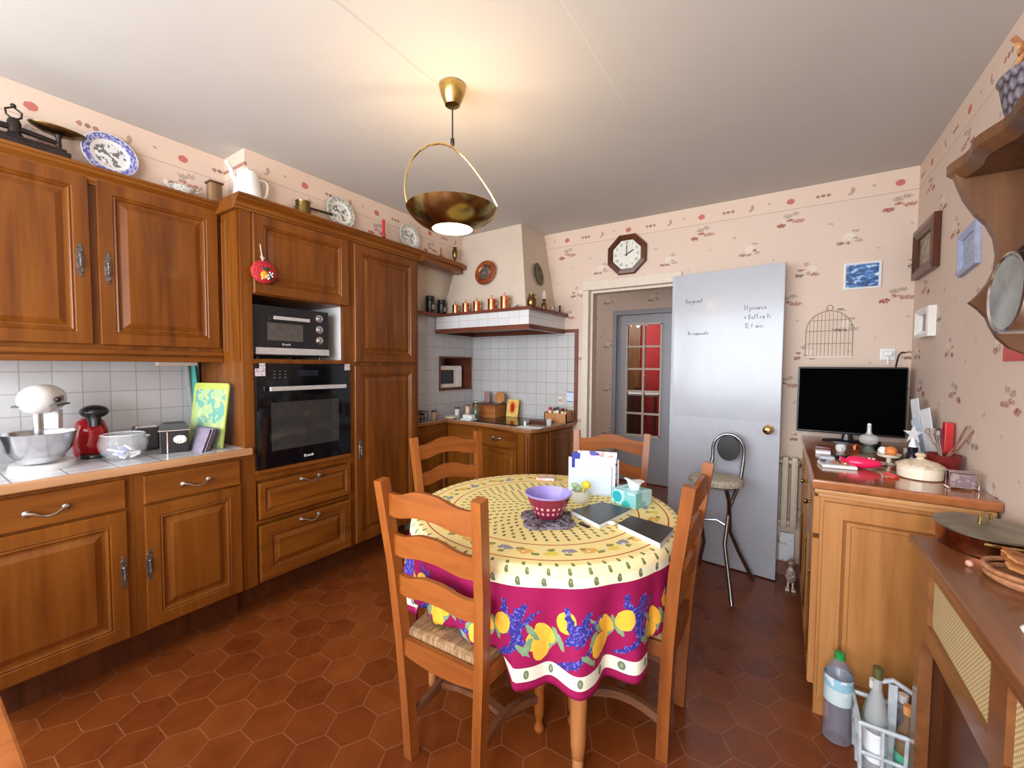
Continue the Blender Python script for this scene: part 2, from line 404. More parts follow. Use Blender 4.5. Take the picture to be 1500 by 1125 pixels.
m = Mat('whiteboard_film', .22, coat=.3); n = m.noise(m.coords(), 9, 3); n2 = m.noise(m.coords('Object', (3, 3, 2)), 4, 3)
m.set('Base Color', m.mix(n2, (.40, .42, .46), (.46, .48, .53))); m.bump(n, .10, .01)
wb = MB().box(.020, DW-.003, -.040, -.036, 1.030, 2.042).build('whiteboard', m.m, door)
kn = MB(); R_ = Matrix.Rotation(PI/2, 3, 'X')
kn.lathe([(.030, 0), (.030, .004), (.012, .010), (.010, .030), (.020, .036), (.028, .048), (.026, .060), (.014, .066), (.002, .067)], (DW-.062, -.036, .985), 24, rot=R_)
kn.build('door_knob', BRASS, door, True)
hg = MB()
for z in (.25, 1.85): hg.lathe([(.008, 0), (.008, .09)], (.0, .004, z), 10)
hg.build('hinge', STEEL, door, True)
INK = plain('blue_ink', (.16, .17, .34), .5, var=.05); INKD = plain('dark_ink', (.12, .10, .16), .5, var=.05)
def text(s, size, mat, parent, loc, rot, name='writing', ext=.0004, sx=1., shear=0., align='LEFT', bold=0.):
    cu = bpy.data.curves.new(name, 'FONT'); cu.body = s; cu.size = size; cu.extrude = ext; cu.shear = shear; cu.align_x = align; cu.align_y = 'CENTER'; cu.resolution_u = 2; cu.offset = bold
    o = bpy.data.objects.new(name, cu); C.objects.link(o); bpy.context.view_layer.update()
    me = bpy.data.meshes.new_from_object(o.evaluated_get(bpy.context.evaluated_depsgraph_get())); bpy.data.objects.remove(o)
    for v in me.vertices: v.co.x *= sx
    me.materials.clear(); me.materials.append(mat)
    q = bpy.data.objects.new(name, me); C.objects.link(q); q.location = loc; q.rotation_euler = rot
    if parent: q.parent = parent
    return q
def scrawl(words_, x, z, h, sp):     # handwriting: connected pen strokes that follow simple letter shapes
    G = {'l': [(0, 0), (.35, 1), (.2, 1), (.25, 0), (.5, .1)], 'm': [(0, 0), (.05, .5), (.2, .1), (.3, .5), (.45, .05), (.55, .5), (.7, 0)], 'e': [(0, .25), (.4, .35), (.25, .55), (.08, .25), (.3, 0), (.5, .15)],
         'n': [(0, 0), (.08, .5), (.15, .1), (.35, .5), (.45, 0)], 'a': [(.4, .5), (.1, .4), (.05, .08), (.35, .1), (.42, .5), (.5, 0)], 'r': [(0, 0), (.08, .5), (.3, .45)], 's': [(.35, .5), (.08, .4), (.35, .15), (.02, 0)],
         'g': [(.38, .5), (.08, .35), (.35, .15), (.4, .5), (.3, -.4), (.05, -.3)], 'B': [(0, 0), (.05, 1), (.45, .85), (.1, .55), (.5, .35), (.1, 0)], 'M': [(0, 0), (.1, 1), (.35, .3), (.6, 1), (.7, 0)], 'H': [(0, 1), (0, 0), (0, .5), (.5, .5), (.5, 1), (.5, 0)],
         'p': [(0, -.4), (.08, .5), (.4, .4), (.1, .05)], '1': [(.05, .8), (.25, 1), (.22, 0)], '2': [(0, .8), (.3, 1), (.4, .7), (0, 0), (.5, .02)], '+': [(0, .4), (.4, .4), (.2, .4), (.2, .7), (.2, .1)], 'u': [(0, .5), (.08, 0), (.3, .1), (.35, .5), (.42, 0)], 'i': [(.1, .5), (.15, 0)], 't': [(.15, .9), (.15, .05), (.1, .6), (.35, .6)], ' ': None}
    out = []
    for ch in words_:
        g = G.get(ch)
        if g: out.append([(x+px*h*.8, z+pz*h) for px, pz in g]); x += (max(p[0] for p in g)+.12)*h*.8
        else: x += sp*h
    return out
def write(s, x, z, h, mat, r=.0016):
    b = MB()
    for st in scrawl(s, x, z, h, .3): b.tube([(p[0], -.0405, p[1]) for p in st], r, 5)
    b.build('handwriting', mat, wb)
write('Bergmant', .100, 1.838, .030, INKD); write('1+ reunmate', .115, 1.61, .030, INKD)
write('Hypmama', .475, 1.760, .036, INKD); write('+ BeM ra ti', .475, 1.700, .034, INKD); write('12 t ami', .478, 1.642, .034, INK)
# ---- hall beyond the doorway and the glazed door ----
w_ = MB(); w_.box(-1.46, -1.395, YB+.12, YB+.14, 0, .01); 
YH = 4.95; DX0, DX1 = -1.765, -1.02
w_ = MB(); w_.box(-3.3, DX0, YH, YH+.1, 0, CH); w_.box(DX1, .8, YH, YH+.1, 0, CH); w_.box(DX0, DX1, YH, YH+.1, 2.055, CH)
struct(w_.build('wall_hall', WPX))
sbox('wall_hall_left', WPY, -3.4, -3.3, YB, 5.05, 0, CH); sbox('wall_hall_right', WPY, .8, .9, YB, 5.05, 0, CH)
sbox('ceiling_hall', plain('hall_ceiling', (.6, .58, .55), .8), -3.4, .9, YB+.12, 5.06, CH, CH+.05)
sbox('floor_hall', FLOORM, -3.4, -3.15, 3.3, 5.1, -.06, 0)
d2 = thing('door_2', (0, YH, 0), None, None); struct(d2)
f = MB(); f.box(DX0, DX0+.05, -.015, .09, 0, 2.055); f.box(DX1-.05, DX1, -.015, .09, 0, 2.055); f.box(DX0+.05, DX1-.05, -.015, .09, 2.0, 2.055)
f.build('door_frame', plain('hall_door_frame', (.38, .37, .40), .4, var=.03), d2)
gx0, gx1, gz0, gz1 = -1.585, -1.195, .565, 1.885
GP = plain('grey_door_paint', (.43, .44, .48), .4, var=.03)
f = MB(); a, b = DX0+.052, DX1-.052
f.box(a, gx0, .01, .045, .01, 1.995); f.box(gx1, b, .01, .045, .01, 1.995); f.box(gx0, gx1, .01, .045, gz1, 1.995); f.box(gx0, gx1, .01, .045, .01, gz0)
f.build('door_leaf', GP, d2)
f = MB(); f.box((gx0+gx1)/2-.011, (gx0+gx1)/2+.011, .002, .05, gz0, gz1)
for k in range(6):
    z = gz0+(gz1-gz0)*k/5; f.box(gx0-.012, gx1+.012, .0 if k in (0, 5) else .003, .05, z-.011, z+.011)
f.box(gx0-.012, gx0+.006, .0, .05, gz0, gz1); f.box(gx1-.006, gx1+.012, .0, .05, gz0, gz1)
f.build('glazing_bars', PAINT, d2)
MB().box(gx0, gx1, .026, .030, gz0, gz1).build('window_pane', GLASS, d2)
# room behind the glazed door
RW = plain('red_wall_paint', (.50, .008, .012), .6, var=.04)
sbox('wall_red', RW, -2.15, .3, 7.5, 7.6, 0, CH); sbox('wall_far_left', wood('far_room_oak', (.10, .035, .01), (.20, .075, .02), (.30, .12, .03)), -3.6, -2.15, 7.45, 7.6, 0, CH)
sbox('wall_far_side', WALLPLAIN, -3.7, -3.6, 5.05, 7.6, 0, CH); sbox('wall_far_side', RW, .3, .4, 5.05, 7.6, 0, CH)
sbox('floor_far', wood('far_floor', (.06, .02, .01), (.09, .03, .015), (.12, .05, .02), 'y'), -3.7, .4, 5.1, 7.6, -.06, 0); sbox('ceiling_far', WALLPLAIN, -3.7, .4, 5.05, 7.6, CH, CH+.05)
t = thing('dresser', (-2.55, 7.2, 0), 'dark wooden dresser seen through the upper panes of the glazed door', 'dresser')
MB().box(-.45, .45, -.25, .2, 0, 1.0, .01).build('body', wood('dresser_wood', (.05, .016, .006), (.09, .03, .01), (.13, .05, .018)), t)
MB().box(-.48, .48, -.28, .2, 1.0, 1.04, .01).build('top', wood('dresser_top_wood', (.05, .016, .006), (.09, .03, .01), (.13, .05, .018), 'x'), t)
t = thing('glass_vase', (-2.50, 7.08, 1.04), 'white patterned vase on the dresser behind the glazed door', 'vase')
MB().lathe([(.05, 0), (.08, .06), (.09, .14), (.05, .24), (.035, .28), (.06, .32)], n=18, cap1=False).build('body', PORC, t, True)
t = thing('side_table', (-1.95, 6.7, 0), 'low white topped table in the red room', 'table')
MB().box(-.28, .35, -.2, .2, .93, .96, .005).build('tabletop', PAPER, t)
for sx, sy in ((-.25, -.17), (.31, -.17), (-.25, .17), (.31, .17)): MB().box(sx-.02, sx+.02, sy-.02, sy+.02, 0, .93).build('leg', OAK, t)
t = thing('chandelier', (-2.02, 6.9, 2.54), 'crystal chandelier seen through the top panes of the glazed door', 'chandelier')
MB().tube([(0, 0, 0), (0, 0, -.32)], .008).build('rod', BRASS, t)
b = MB()
for k in range(6):
    a = k*PI/3; b.tube([(0, 0, -.40), (.10*math.cos(a), .10*math.sin(a), -.46), (.18*math.cos(a), .18*math.sin(a), -.38)], .006)
    for j in range(3): b.sphere((.18*math.cos(a)*(.4+.3*j), .18*math.sin(a)*(.4+.3*j), -.43-.05*(j % 2)), .018, n=8, m=6)
b.sphere((0, 0, -.38), .04); b.sphere((0, 0, -.5), .03); b.build('crystal_arms', PORC, t, True)

# ================= OAK KITCHEN =================
RG = [(0, 0), (0, .018), (.003, .022), (.052, .022), (.056, .017), (.062, .020), (.066, .017), (.070, .008), (.080, .008), (.104, .018), (.108, .018)]
RGD = [(0, 0), (0, .016), (.004, .020), (.012, .020)]
RGS = [(0, 0), (0, .018), (.003, .022), (.030, .022), (.033, .016), (.037, .010), (.044, .010), (.058, .018)]
def door_on(parent, X, y0, y1, z0, z1, rings=RG, mat=OAK, name='door', O=None, u=(0, 1, 0), n=(1, 0, 0)):
    return MB().panel(O or (X, y0, z0), u, (0, 0, 1), n, y1-y0, z1-z0, rings).build(name, mat, parent)
def bail(parent, c, u=(0, 1, 0), n=(1, 0, 0), wdt=.105):
    c, u, n = Vector(c), Vector(u), Vector(n); z = Vector((0, 0, 1)); b = MB(); h = wdt/2
    pts = [(-h, 0, .004), (-h*.98, .004, .022), (-h*.72, .001, .028), (-h*.35, -.012, .030), (0, -.016, .031), (h*.35, -.012, .030), (h*.72, .001, .028), (h*.98, .004, .022), (h, 0, .004)]
    b.tube([c+u*p[0]+z*p[1]+n*p[2] for p in pts], [.005, .007, .0048, .004, .006, .004, .0048, .007, .005], 8)
    for s in (-1, 1):
        q = c+u*s*h; b.sphere(q+n*.004, .012, (abs(n.x)*.5+abs(u.x)*1+.0, abs(n.y)*.5+abs(u.y), 1.15), 10, 6)
    return b.build('handle', HANDLE, parent, True)
def plate(parent, c, u=(0, 1, 0), n=(1, 0, 0)):
    c, u, n = Vector(c), Vector(u), Vector(n); z = Vector((0, 0, 1)); b = MB()
    prof = [(0, .075), (.008, .068), (.005, .058), (.013, .048), (.008, .036), (.014, .02), (.011, 0), (.014, -.02), (.008, -.036), (.013, -.048), (.005, -.058), (.008, -.068), (0, -.075)]
    poly = prof + [(-x, y) for x, y in prof[::-1][1:-1]]
    b.prism(poly, lambda x, y: c+u*x+z*y, lambda x, y: c+u*x*.85+z*y*.97+n*.004)
    b.sphere(c+n*.008+z*.02, .008, n=8, m=6); b.tube([c+z*.014+n*.010, c-z*.03+n*.014], [.004, .006], 8)
    return b.build('handle', PEWTER, parent, True)
# base cabinets (left run)
def base_cab(y0, y1, lab, hy, first):
    t = thing('base_cabinet', (0, 0, 0), lab, 'cabinet', group='base cabinets under the tiled worktop')
    b = MB(); b.box(XL+.01, XF, y0, y1, .165, .900); b.build('body', OAK, t)
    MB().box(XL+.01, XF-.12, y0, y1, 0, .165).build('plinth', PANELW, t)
    d = MB().panel((XF, y0+.03, .752), (0, 1, 0), (0, 0, 1), (1, 0, 0), y1-y0-.06, .128, RGD).build('drawer', OAKH, t)
    bail(d, (XF+.018, (y0+y1)/2, .812))
    d = door_on(t, XF, y0+.03, y1-.03, .178, .742)
    plate(d, (XF+.020, hy, .475))
    return t
base_cab(.09, .617, 'oak base cabinet with drawer under the stand mixer and left corner of the worktop', .572, 1)
base_cab(.618, 1.0735, 'oak base cabinet with drawer under the black toaster, next to the tall oven cabinet', .660, 0)
t = thing('worktop', (0, 0, 0), 'white tiled kitchen worktop with a wooden front edge', 'worktop')
MB().box(XL+.007, -2.385, .02, 1.073, .905, .936).build('tile_surface', TILTOP, t)
MB().box(-2.385, -2.358, .02, 1.098, .902, .938, .006).build('wooden_edge', wood('worktop_edge_wood', (.34, .16, .07), (.46, .24, .11), (.55, .31, .16), 'y'), t)
# wall cabinet
t = thing('wall_cabinet', (0, 0, 0), 'oak wall cabinet with two panelled doors over the tiled worktop', 'cabinet')
b = MB(); b.box(XL+.008, XU, .02, 1.072, 1.415, 2.20); b.build('body', OAK, t)
b = MB(); b.box(XL+.008, XU+.012, .02, 1.072, 1.392, 1.418, .004); b.box(XU-.02, XU+.022, .02, 1.072, 1.425, 1.447, .006); b.build('bottom_rail', OAKH, t)
d = door_on(t, XU, .085, .550, 1.468, 2.205); plate(d, (XU+.022, .515, 1.835))
d = door_on(t, XU, .575, 1.052, 1.468, 2.205); plate(d, (XU+.022, .605, 1.815))
b = MB(); b.box(-2.60, -2.42, 1.068, 1.0735, 1.40, 2.2); 
for x in (-2.585, -2.54): b.tube([(x, 1.066, 1.45), (x, 1.066, 2.15)], .005, 8)
b.build('side_pilaster', OAK, t)
def cornice(nm, lab, X0, yy0, yy1, z0, Xb, endcap=True, extra=None):
    t = thing(nm, (0, 0, 0), lab, 'cornice')
    prof = [(0, 0), (.010, 0), (.012, .010), (.020, .016), (.022, .030), (.034, .038), (.048, .046), (.052, .056), (.060, .058), (.060, .070), (Xb-X0, .070), (Xb-X0, 0)]
    b = MB(); b.prism(prof, lambda x, z: (X0+x, yy0, z0+z), lambda x, z: (X0+x, yy1, z0+z)); b.build('moulding', OAKH, t)
    return t
cornice('cornice', 'oak crown moulding along the top of the wall cabinet under the old scales', XU, .02, 1.06, 2.178, XL+.02)
cn = cornice('cornice', 'oak crown moulding along the top of the tall oven and larder cabinets', XF, 1.045, 2.345, 2.19, XL+.02)
b = MB(); poly = [(-2.48, 2.345), (-2.345, 2.345), (-2.345, 2.80), (-2.385, 2.93), (-2.48, 2.93)]
b.prism(poly, lambda x, y: (x, y, 2.225), lambda x, y: (x, y, 2.26)); b.prism([(x*.999-.004, y) for x, y in poly[:2]]+[(-2.37, 2.78), (-2.41, 2.89), (-2.48, 2.89)], lambda x, y: (x, y, 2.19), lambda x, y: (x, y, 2.225))
b.build('shelf_end', OAKH, cn)
# tall oven cabinet
t = thing('oven_cabinet', (0, 0, 0), 'tall oak cabinet housing the mini oven and the built-in black oven', 'cabinet')
y0, y1 = 1.075, 1.728; b = MB()
for (a, c) in ((y0, y0+.052), (y1-.022, y1)): b.box(XL+.01, XF, a, c, .165, 2.23)
b.box(XL+.01, XL+.03, y0, y1, .165, 2.23); b.box(XL+.03, XF-.001, y0+.052, y1-.022, 2.19, 2.229); b.box(XL+.03, XF-.001, y0+.052, y1-.022, 1.76, 1.785); b.box(XL+.03, XF-.001, y0+.052, y1-.022, 1.388, 1.412)
b.box(XL+.03, XF-.02, y0+.052, y1-.022, .166, .745); b.box(XL+.03, XF-.001, y0+.052, y1-.022, .745, .80); b.box(XF-.02, XF-.001, 1.678, y1-.022, 1.412, 1.76); b.box(XF-.02, XF-.001, y0+.052, y1-.022, .50, .52)
b.build('body', OAK, t)
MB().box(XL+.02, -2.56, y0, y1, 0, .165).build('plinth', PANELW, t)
MB().box(XF-.005, XF+.016, 1.125, 1.712, .778, .802, .005).build('trim_rail', OAKH, t)
d = door_on(t, XF, 1.130, 1.708, 1.765, 2.185)
door_b = door_on(t, XF, 1.136, 1.708, .530, .730, RGS, OAKH, 'drawer'); bail(door_b, (XF+.022, 1.425, .706), wdt=.11)
door_b = door_on(t, XF, 1.136, 1.708, .178, .492, RG, OAKH, 'drawer'); bail(door_b, (XF+.022, 1.42, .466), wdt=.11)
b = MB(); b.box(XL+.031, XF-.022, 1.670, 1.676, 1.413, 1.758); b.box(XL+.031, XL+.036, 1.126, 1.67, 1.413, 1.758); b.build('niche_lining', WHITE, t)
# larder
t = thing('larder_cabinet', (0, 0, 0), 'tall oak larder cabinet with two doors beside the built-in oven', 'cabinet')
b = MB(); b.box(XL+.01, XF, 1.729, 2.335, .165, 2.23); b.build('body', OAK, t)
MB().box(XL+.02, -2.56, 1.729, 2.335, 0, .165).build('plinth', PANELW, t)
d = door_on(t, XF, 1.752, 2.296, 1.402, 2.178)
d = door_on(t, XF, 1.748, 2.296, .178, 1.375); plate(d, (XF+.022, 1.785, .81))
# built-in oven
t = thing('built_in_oven', (XF, 1.42, .80), 'black glass built-in oven with a long silver handle', 'oven')
MB().box(-.5, -.02, -.275, .245, .015, .57).build('cavity', DGREY, t)
MB().box(-.02, .020, -.292, .290, .004, .586, .003).build('front_panel', BLACKG, t)
MB().box(.020, .0215, -.215, .205, .10, .37).build('oven_window', SMOKED, t)
b = MB(); b.box(.045, .062, -.235, .235, .436, .460, .003); b.box(.02, .05, -.215, -.20, .441, .455); b.box(.02, .05, .20, .215, .441, .455); b.build('handle', SATIN, t)
MB().box(.020, .0208, -.06, .07, .515, .550).build('display', plain('oven_display', (.012, .014, .022), .15), t)
b = MB()
for i in range(3):
    for j in range(3): b.box(.020, .0207, -.20+.03*i, -.187+.03*i, .505+.018*j, .513+.018*j)
b.build('touch_keys', plain('key_print', (.06, .06, .07), .3), t)
text('Brandt', .022, plain('logo_silver', (.65, .65, .65), .3), t, (.0212, -.03, .042), (PI/2, 0, PI/2), 'logo', bold=.0006)
# mini oven
t = thing('mini_oven', (-2.425, 1.375, 1.413), 'black countertop mini oven with three knobs in the cabinet niche', 'oven')
MB().box(-.36, -.012, -.235, .215, .015, .30, .008).build('body', BLACK, t)
MB().box(-.012, 0, -.235, .215, .02, .298, .004).build('front_panel', BLACK, t)
MB().box(0, .004, -.16, .045, .105, .205).build('oven_window', plain('mini_oven_window', (.09, .08, .072), .12), t)
MB().box(0, .008, -.225, .213, .026, .064, .002).build('base_strip', SATIN, t)
b = MB(); b.box(.018, .030, -.135, .075, .222, .242, .003); b.box(0, .02, -.125, -.115, .226, .238); b.box(0, .02, .055, .065, .226, .238); b.build('handle', SATIN, t)
RX = Matrix.Rotation(PI/2, 3, 'Y')
for z in (.252, .185, .118):
    k_ = MB(); k_.lathe([(.024, 0), (.024, .004), (.016, .006), (.014, .018), (.002, .018)], (.0, .150, z), 18, rot=RX); kk = k_.build('knob', CHROME, t, True)
    MB().box(.018, .022, .148, .152, z-.012, z+.012).build('pointer', BLACK, kk)
text('Brandt', .018, bpy.data.materials['logo_silver'], t, (.0045, -.08, .085), (PI/2, 0, PI/2), 'logo')
for sy in (-.2, .18):
    for sx in (-.33, -.04): MB().lathe([(.012, 0), (.012, .016)], (sx, sy, 0), 10).build('foot', BLACK, t)
# stickers / magnets at the oven's top corners
FRP = speckled('printed_magnet', (.62, .62, .66), [(.25, .28, .45), (.55, .3, .28)], 160, .5)
for y, z, sy, sz, lab in ((1.160, 1.372, .030, .034, 'small printed magnet above its larger neighbour on the oven corner'), (1.150, 1.340, .052, .042, 'blue and white printed magnet on the oven corner by the cutting board'), (1.688, 1.368, .038, .040, 'white printed magnet on the oven corner next to the larder')):
    o = MB().box(0, .003, -sy/2, sy/2, -sz/2, sz/2).build('magnet', FRP, None, False, (XF+.0215+(.003 if sy < .035 else 0), y, z)); tag(o, lab, 'magnet', 'magnets on the oven front')
# ---- cooking corner ----
Wt = [(-2.613, 2.337), (-2.49, 2.337), (-2.49, 2.775), (-2.17, 2.768), (-1.92, 2.742), (-1.71, 2.680), (-1.63, 2.662), (-1.575, 2.690), (-1.54, 2.76), (-1.517, 2.90), (-1.49, 3.12), (-1.485, 3.292), (-2.613, 3.292)]
def inset(poly, d):
    out = []; n = len(poly)
    for i in range(n):
        p, a, b_ = Vector(poly[i]), Vector(poly[i-1]), Vector(poly[(i+1) % n])
        e1 = (p-a).normalized(); e2 = (b_-p).normalized(); n1 = Vector((-e1.y, e1.x)); n2 = Vector((-e2.y, e2.x)); q = (n1+n2)
        q = q.normalized()*(d/max(.4, q.normalized().dot(n1))); out.append((p.x+q.x, p.y+q.y))
    return out
t = thing('corner_worktop', (0, 0, 0), 'brown worktop with a rounded wooden edge in the cooking corner', 'worktop')
In = inset(Wt, .018); 
b = MB(); b.prism(Wt, lambda x, y: (x, y, .880), lambda x, y: (x, y, .902)); b.build('wooden_edge', wood('corner_edge_wood', (.20, .07, .025), (.33, .13, .045), (.42, .19, .07), 'x', .2), t)
b = MB(); b.prism(inset(Wt, .003), lambda x, y: (x, y, .902), lambda x, y: (x, y, .910)); b.build('tile_surface', tiles('corner_worktop_tiles', 'x', 'y', .15, (.36, .27, .20), (.20, .13, .09), .12), t)
t = thing('corner_cabinet', (0, 0, 0), 'oak corner base cabinet with a curved end in the cooking corner', 'cabinet')
Cb = inset(Wt, .035); Cb[0] = (-2.612, 2.34); Cb[-1] = (-2.612, 3.29); Cb[-2] = (Cb[-2][0], 3.29)
Cb[1] = (Cb[1][0], 2.34)
b = MB(); b.prism(Cb, lambda x, y: (x, y, .12), lambda x, y: (x, y, .880)); b.build('body', OAK, t)
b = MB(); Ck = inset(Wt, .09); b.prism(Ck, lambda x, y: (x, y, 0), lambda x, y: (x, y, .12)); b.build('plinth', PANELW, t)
def seg(a, b_, z0, z1, rings, name, mat=OAK, m0=.02, m1=.02):
    a, b_ = Vector((*a, 0)), Vector((*b_, 0)); u = (b_-a).normalized(); n = Vector((u.y, -u.x, 0)); L = (b_-a).length
    return MB().panel(a+u*m0+Vector((0, 0, z0)), u, (0, 0, 1), n, L-m0-m1, z1-z0, rings).build(name, mat, t), a, u, n, L
A_, B_, Cc, Dd = Cb[1], Cb[2], Cb[3], Cb[4]; Ee = Cb[5]
RGC = [(0, 0), (0, .012), (.003, .015), (.035, .015), (.04, .008), (.05, .008), (.065, .014)]
seg(A_, B_, .74, .865, [(0, 0), (0, .010), (.003, .013), (.02, .013)], 'drawer', OAKH); seg(A_, B_, .14, .725, RGC, 'door')
for q0, q1 in ((B_, Cc), (Cc, Ee)):
    o, a, u, n, L = seg(q0, q1, .735, .860, [(0, 0), (0, .010), (.003, .013), (.02, .013)], 'drawer', OAKX, .02, .015)
    if q1 == Ee: bail(o, a+u*L/2+n*.012+Vector((0, 0, .80)), u, n, .08)
    seg(q0, q1, .14, .722, RGC, 'door', OAK, .02, .015)
for q0, q1 in zip(Cb[5:9], Cb[6:10]): seg(q0, q1, .14, .86, [(0, 0), (0, .008), (.012, .008), (.014, .002), (.02, .002)], 'curved_panel', OAK, .004, .004)
seg(Cb[9], Cb[11], .14, .865, RGC, 'door', OAK, .02, .02)
# hood
hood = thing('cooker_hood', (0, 0, 0), 'plastered fireplace style cooker hood with tiled band and dark wooden shelves', 'cooker hood')
lo = [(-2.60, 2.742), (-1.61, 2.700), (-1.60, 3.292), (-2.60, 3.292)]
b = MB(); o_ = lo; i_ = inset(lo, .05)
R1 = [[Vector((x, y, z)) for x, y in q] for q, z in ((i_, 1.664), (o_, 1.664), (o_, 1.700), (i_, 1.700))]
b.loft(R1, True, False, False); V_ = [b.b.verts.new((x, y, 1.695)) for x, y in i_]; b.face(V_); b.build('lower_shelf', MAHOG, hood)
bd = inset(lo, .012); bd = [(-2.60, bd[0][1]), bd[1], (bd[2][0], 3.292), (-2.60, 3.292)]
SCAL = tiles('hood_band_tiles', 'x', 'z', .1035, (.74, .74, .76), (.56, .52, .48), .15, .05, .0)
b = MB(); b.prism(bd, lambda x, y: (x, y, 1.700), lambda x, y: (x, y, 1.808)); b.build('tile_band', SCAL, hood)
up = [(-2.613, 2.34), (-2.52, 2.34), (-2.52, 2.735), (-1.585, 2.690), (-1.575, 3.292), (-2.613, 3.292)]
b = MB(); b.prism(up, lambda x, y: (x, y, 1.808), lambda x, y: (x, y, 1.832)); b.build('upper_shelf', MAHOG, hood)
b = MB(); b.loft([[Vector(p) for p in ((-2.61, 2.84, 1.832), (-1.70, 2.80, 1.832), (-1.69, 3.295, 1.832), (-2.61, 3.295, 1.832))], [Vector(p) for p in ((-2.455, 2.95, 2.54), (-1.83, 2.93, 2.54), (-1.82, 3.295, 2.54), (-2.455, 3.295, 2.54))]])
b.build('chimney', PLASTER, hood)
nf = thing('niche_frame', (0, 0, 0), 'dark wooden frame around the wall niche holding the white microwave', 'frame')
b = MB()
for y in (NY0, NY1-.016): b.box(-2.95, -2.606, y, y+.016, NZ0, NZ1)
for z in (NZ0, NZ1-.016): b.box(-2.95, -2.606, NY0+.016, NY1-.016, z, z+.016)
b.build('surround', MAHOG, nf); MB().box(-2.96, -2.95, NY0, NY1, NZ0, NZ1).build('back_panel', PLASTER, nf)
t = thing('microwave', (-2.66, 3.0, NZ0+.016), 'white microwave standing in the dark framed wall niche', 'microwave')
MB().box(-.28, -.005, -.175, .17, .005, .215, .006).build('body', WHITE, t)
MB().box(-.005, .006, -.175, .075, .01, .21, .003).build('door', CREAM, t)
MB().box(.006, .008, -.160, .045, .045, .175).build('window', BLACKG, t)
b = MB(); b.box(-.005, .004, .08, .168, .01, .21, .002); b.build('control_panel', PORC, t)
b = MB(); [b.lathe([(.012, 0), (.011, .01)], (.004, .125, z), 14, rot=RX) for z in (.07, .14)]; b.build('knob', CREAM, t)
# ================= PENDANT LAMP =================
lx, ly = -1.185, 1.352
t = thing('pendant_lamp', (lx, ly, 2.54), 'brass pendant lamp with a dish shade inside a large hoop', 'lamp')
MB().lathe([(.050, 0), (.056, -.006), (.054, -.018), (.046, -.045), (.034, -.072), (.030, -.080), (.012, -.084), (.002, -.084)], n=32).build('ceiling_canopy', BRASS, t, True)
MB().tube([(0, 0, -.083), (0, 0, -.23)], .0032).build('cord', BLACK, t)
MB().lathe([(.003, -.210), (.008, -.215), (.009, -.235), (.006, -.243), (.003, -.244)], n=16).build('cord_grip', BLACK, t, True)
HR = .194; HRZ = .170; hz = -.27-HRZ+.030; dr = Vector((.80, .60, 0)).normalized()
HP = [(598, 300), (595, 285), (595, 268), (598, 252), (605, 236), (616, 223), (630, 214), (645, 211.5), (656, 213), (666, 218), (680, 230), (694, 246), (708, 265), (720, 283), (729, 300)]
b = MB(); b.tube([dr*((x-663)/348)+Vector((0, 0, -.236-(y-212)/355)) for x, y in HP], .0052, 8); b.build('hoop', plain('pale_brass', (.80, .62, .30), .14, 1, var=.03), t, True)
b = MB(); prof = []
zc = -.586
for r, z in ((.084, 0), (.108, .008), (.140, .026), (.168, .050), (.186, .074), (.190, .080)): prof.append((r, zc+z))
prof += [(.187, zc+.082), (.182, zc+.076), (.164, zc+.054), (.136, zc+.031), (.106, zc+.013), (.084, zc+.005)]
b.lathe(prof, n=56, cap0=False, cap1=False); b.build('dish_shade', plain('dish_brass', (.36, .27, .105), .2, 1, var=.06), t, True)
m = Mat('lit_opal_glass', .3); m.set('Base Color', (.9, .85, .75)); m.set('Emission Color', (1, .86, .62)); m.set('Emission Strength', 5.0)
MB().lathe([(.002, -.004), (.04, -.003), (.084, .001), (.084, .010), (.002, .010)], (0, 0, zc), 36).build('lens', m.m, t, True)
MB().lathe([(.018, .014), (.022, .03), (.018, .06), (.012, .065)], (0, 0, zc), 16).build('bulb_socket', PORC, t, True)
def point(name, loc, e, col, r, par=None):
    l = bpy.data.lights.new(name, 'POINT'); l.energy = e; l.color = col; l.shadow_soft_size = r
    o = bpy.data.objects.new(name, l); C.objects.link(o); o.location = loc; return o
point('bulb_light', (lx+.05, ly-.02, 2.54+zc+.085), 8.5, (1, .74, .46), .045)

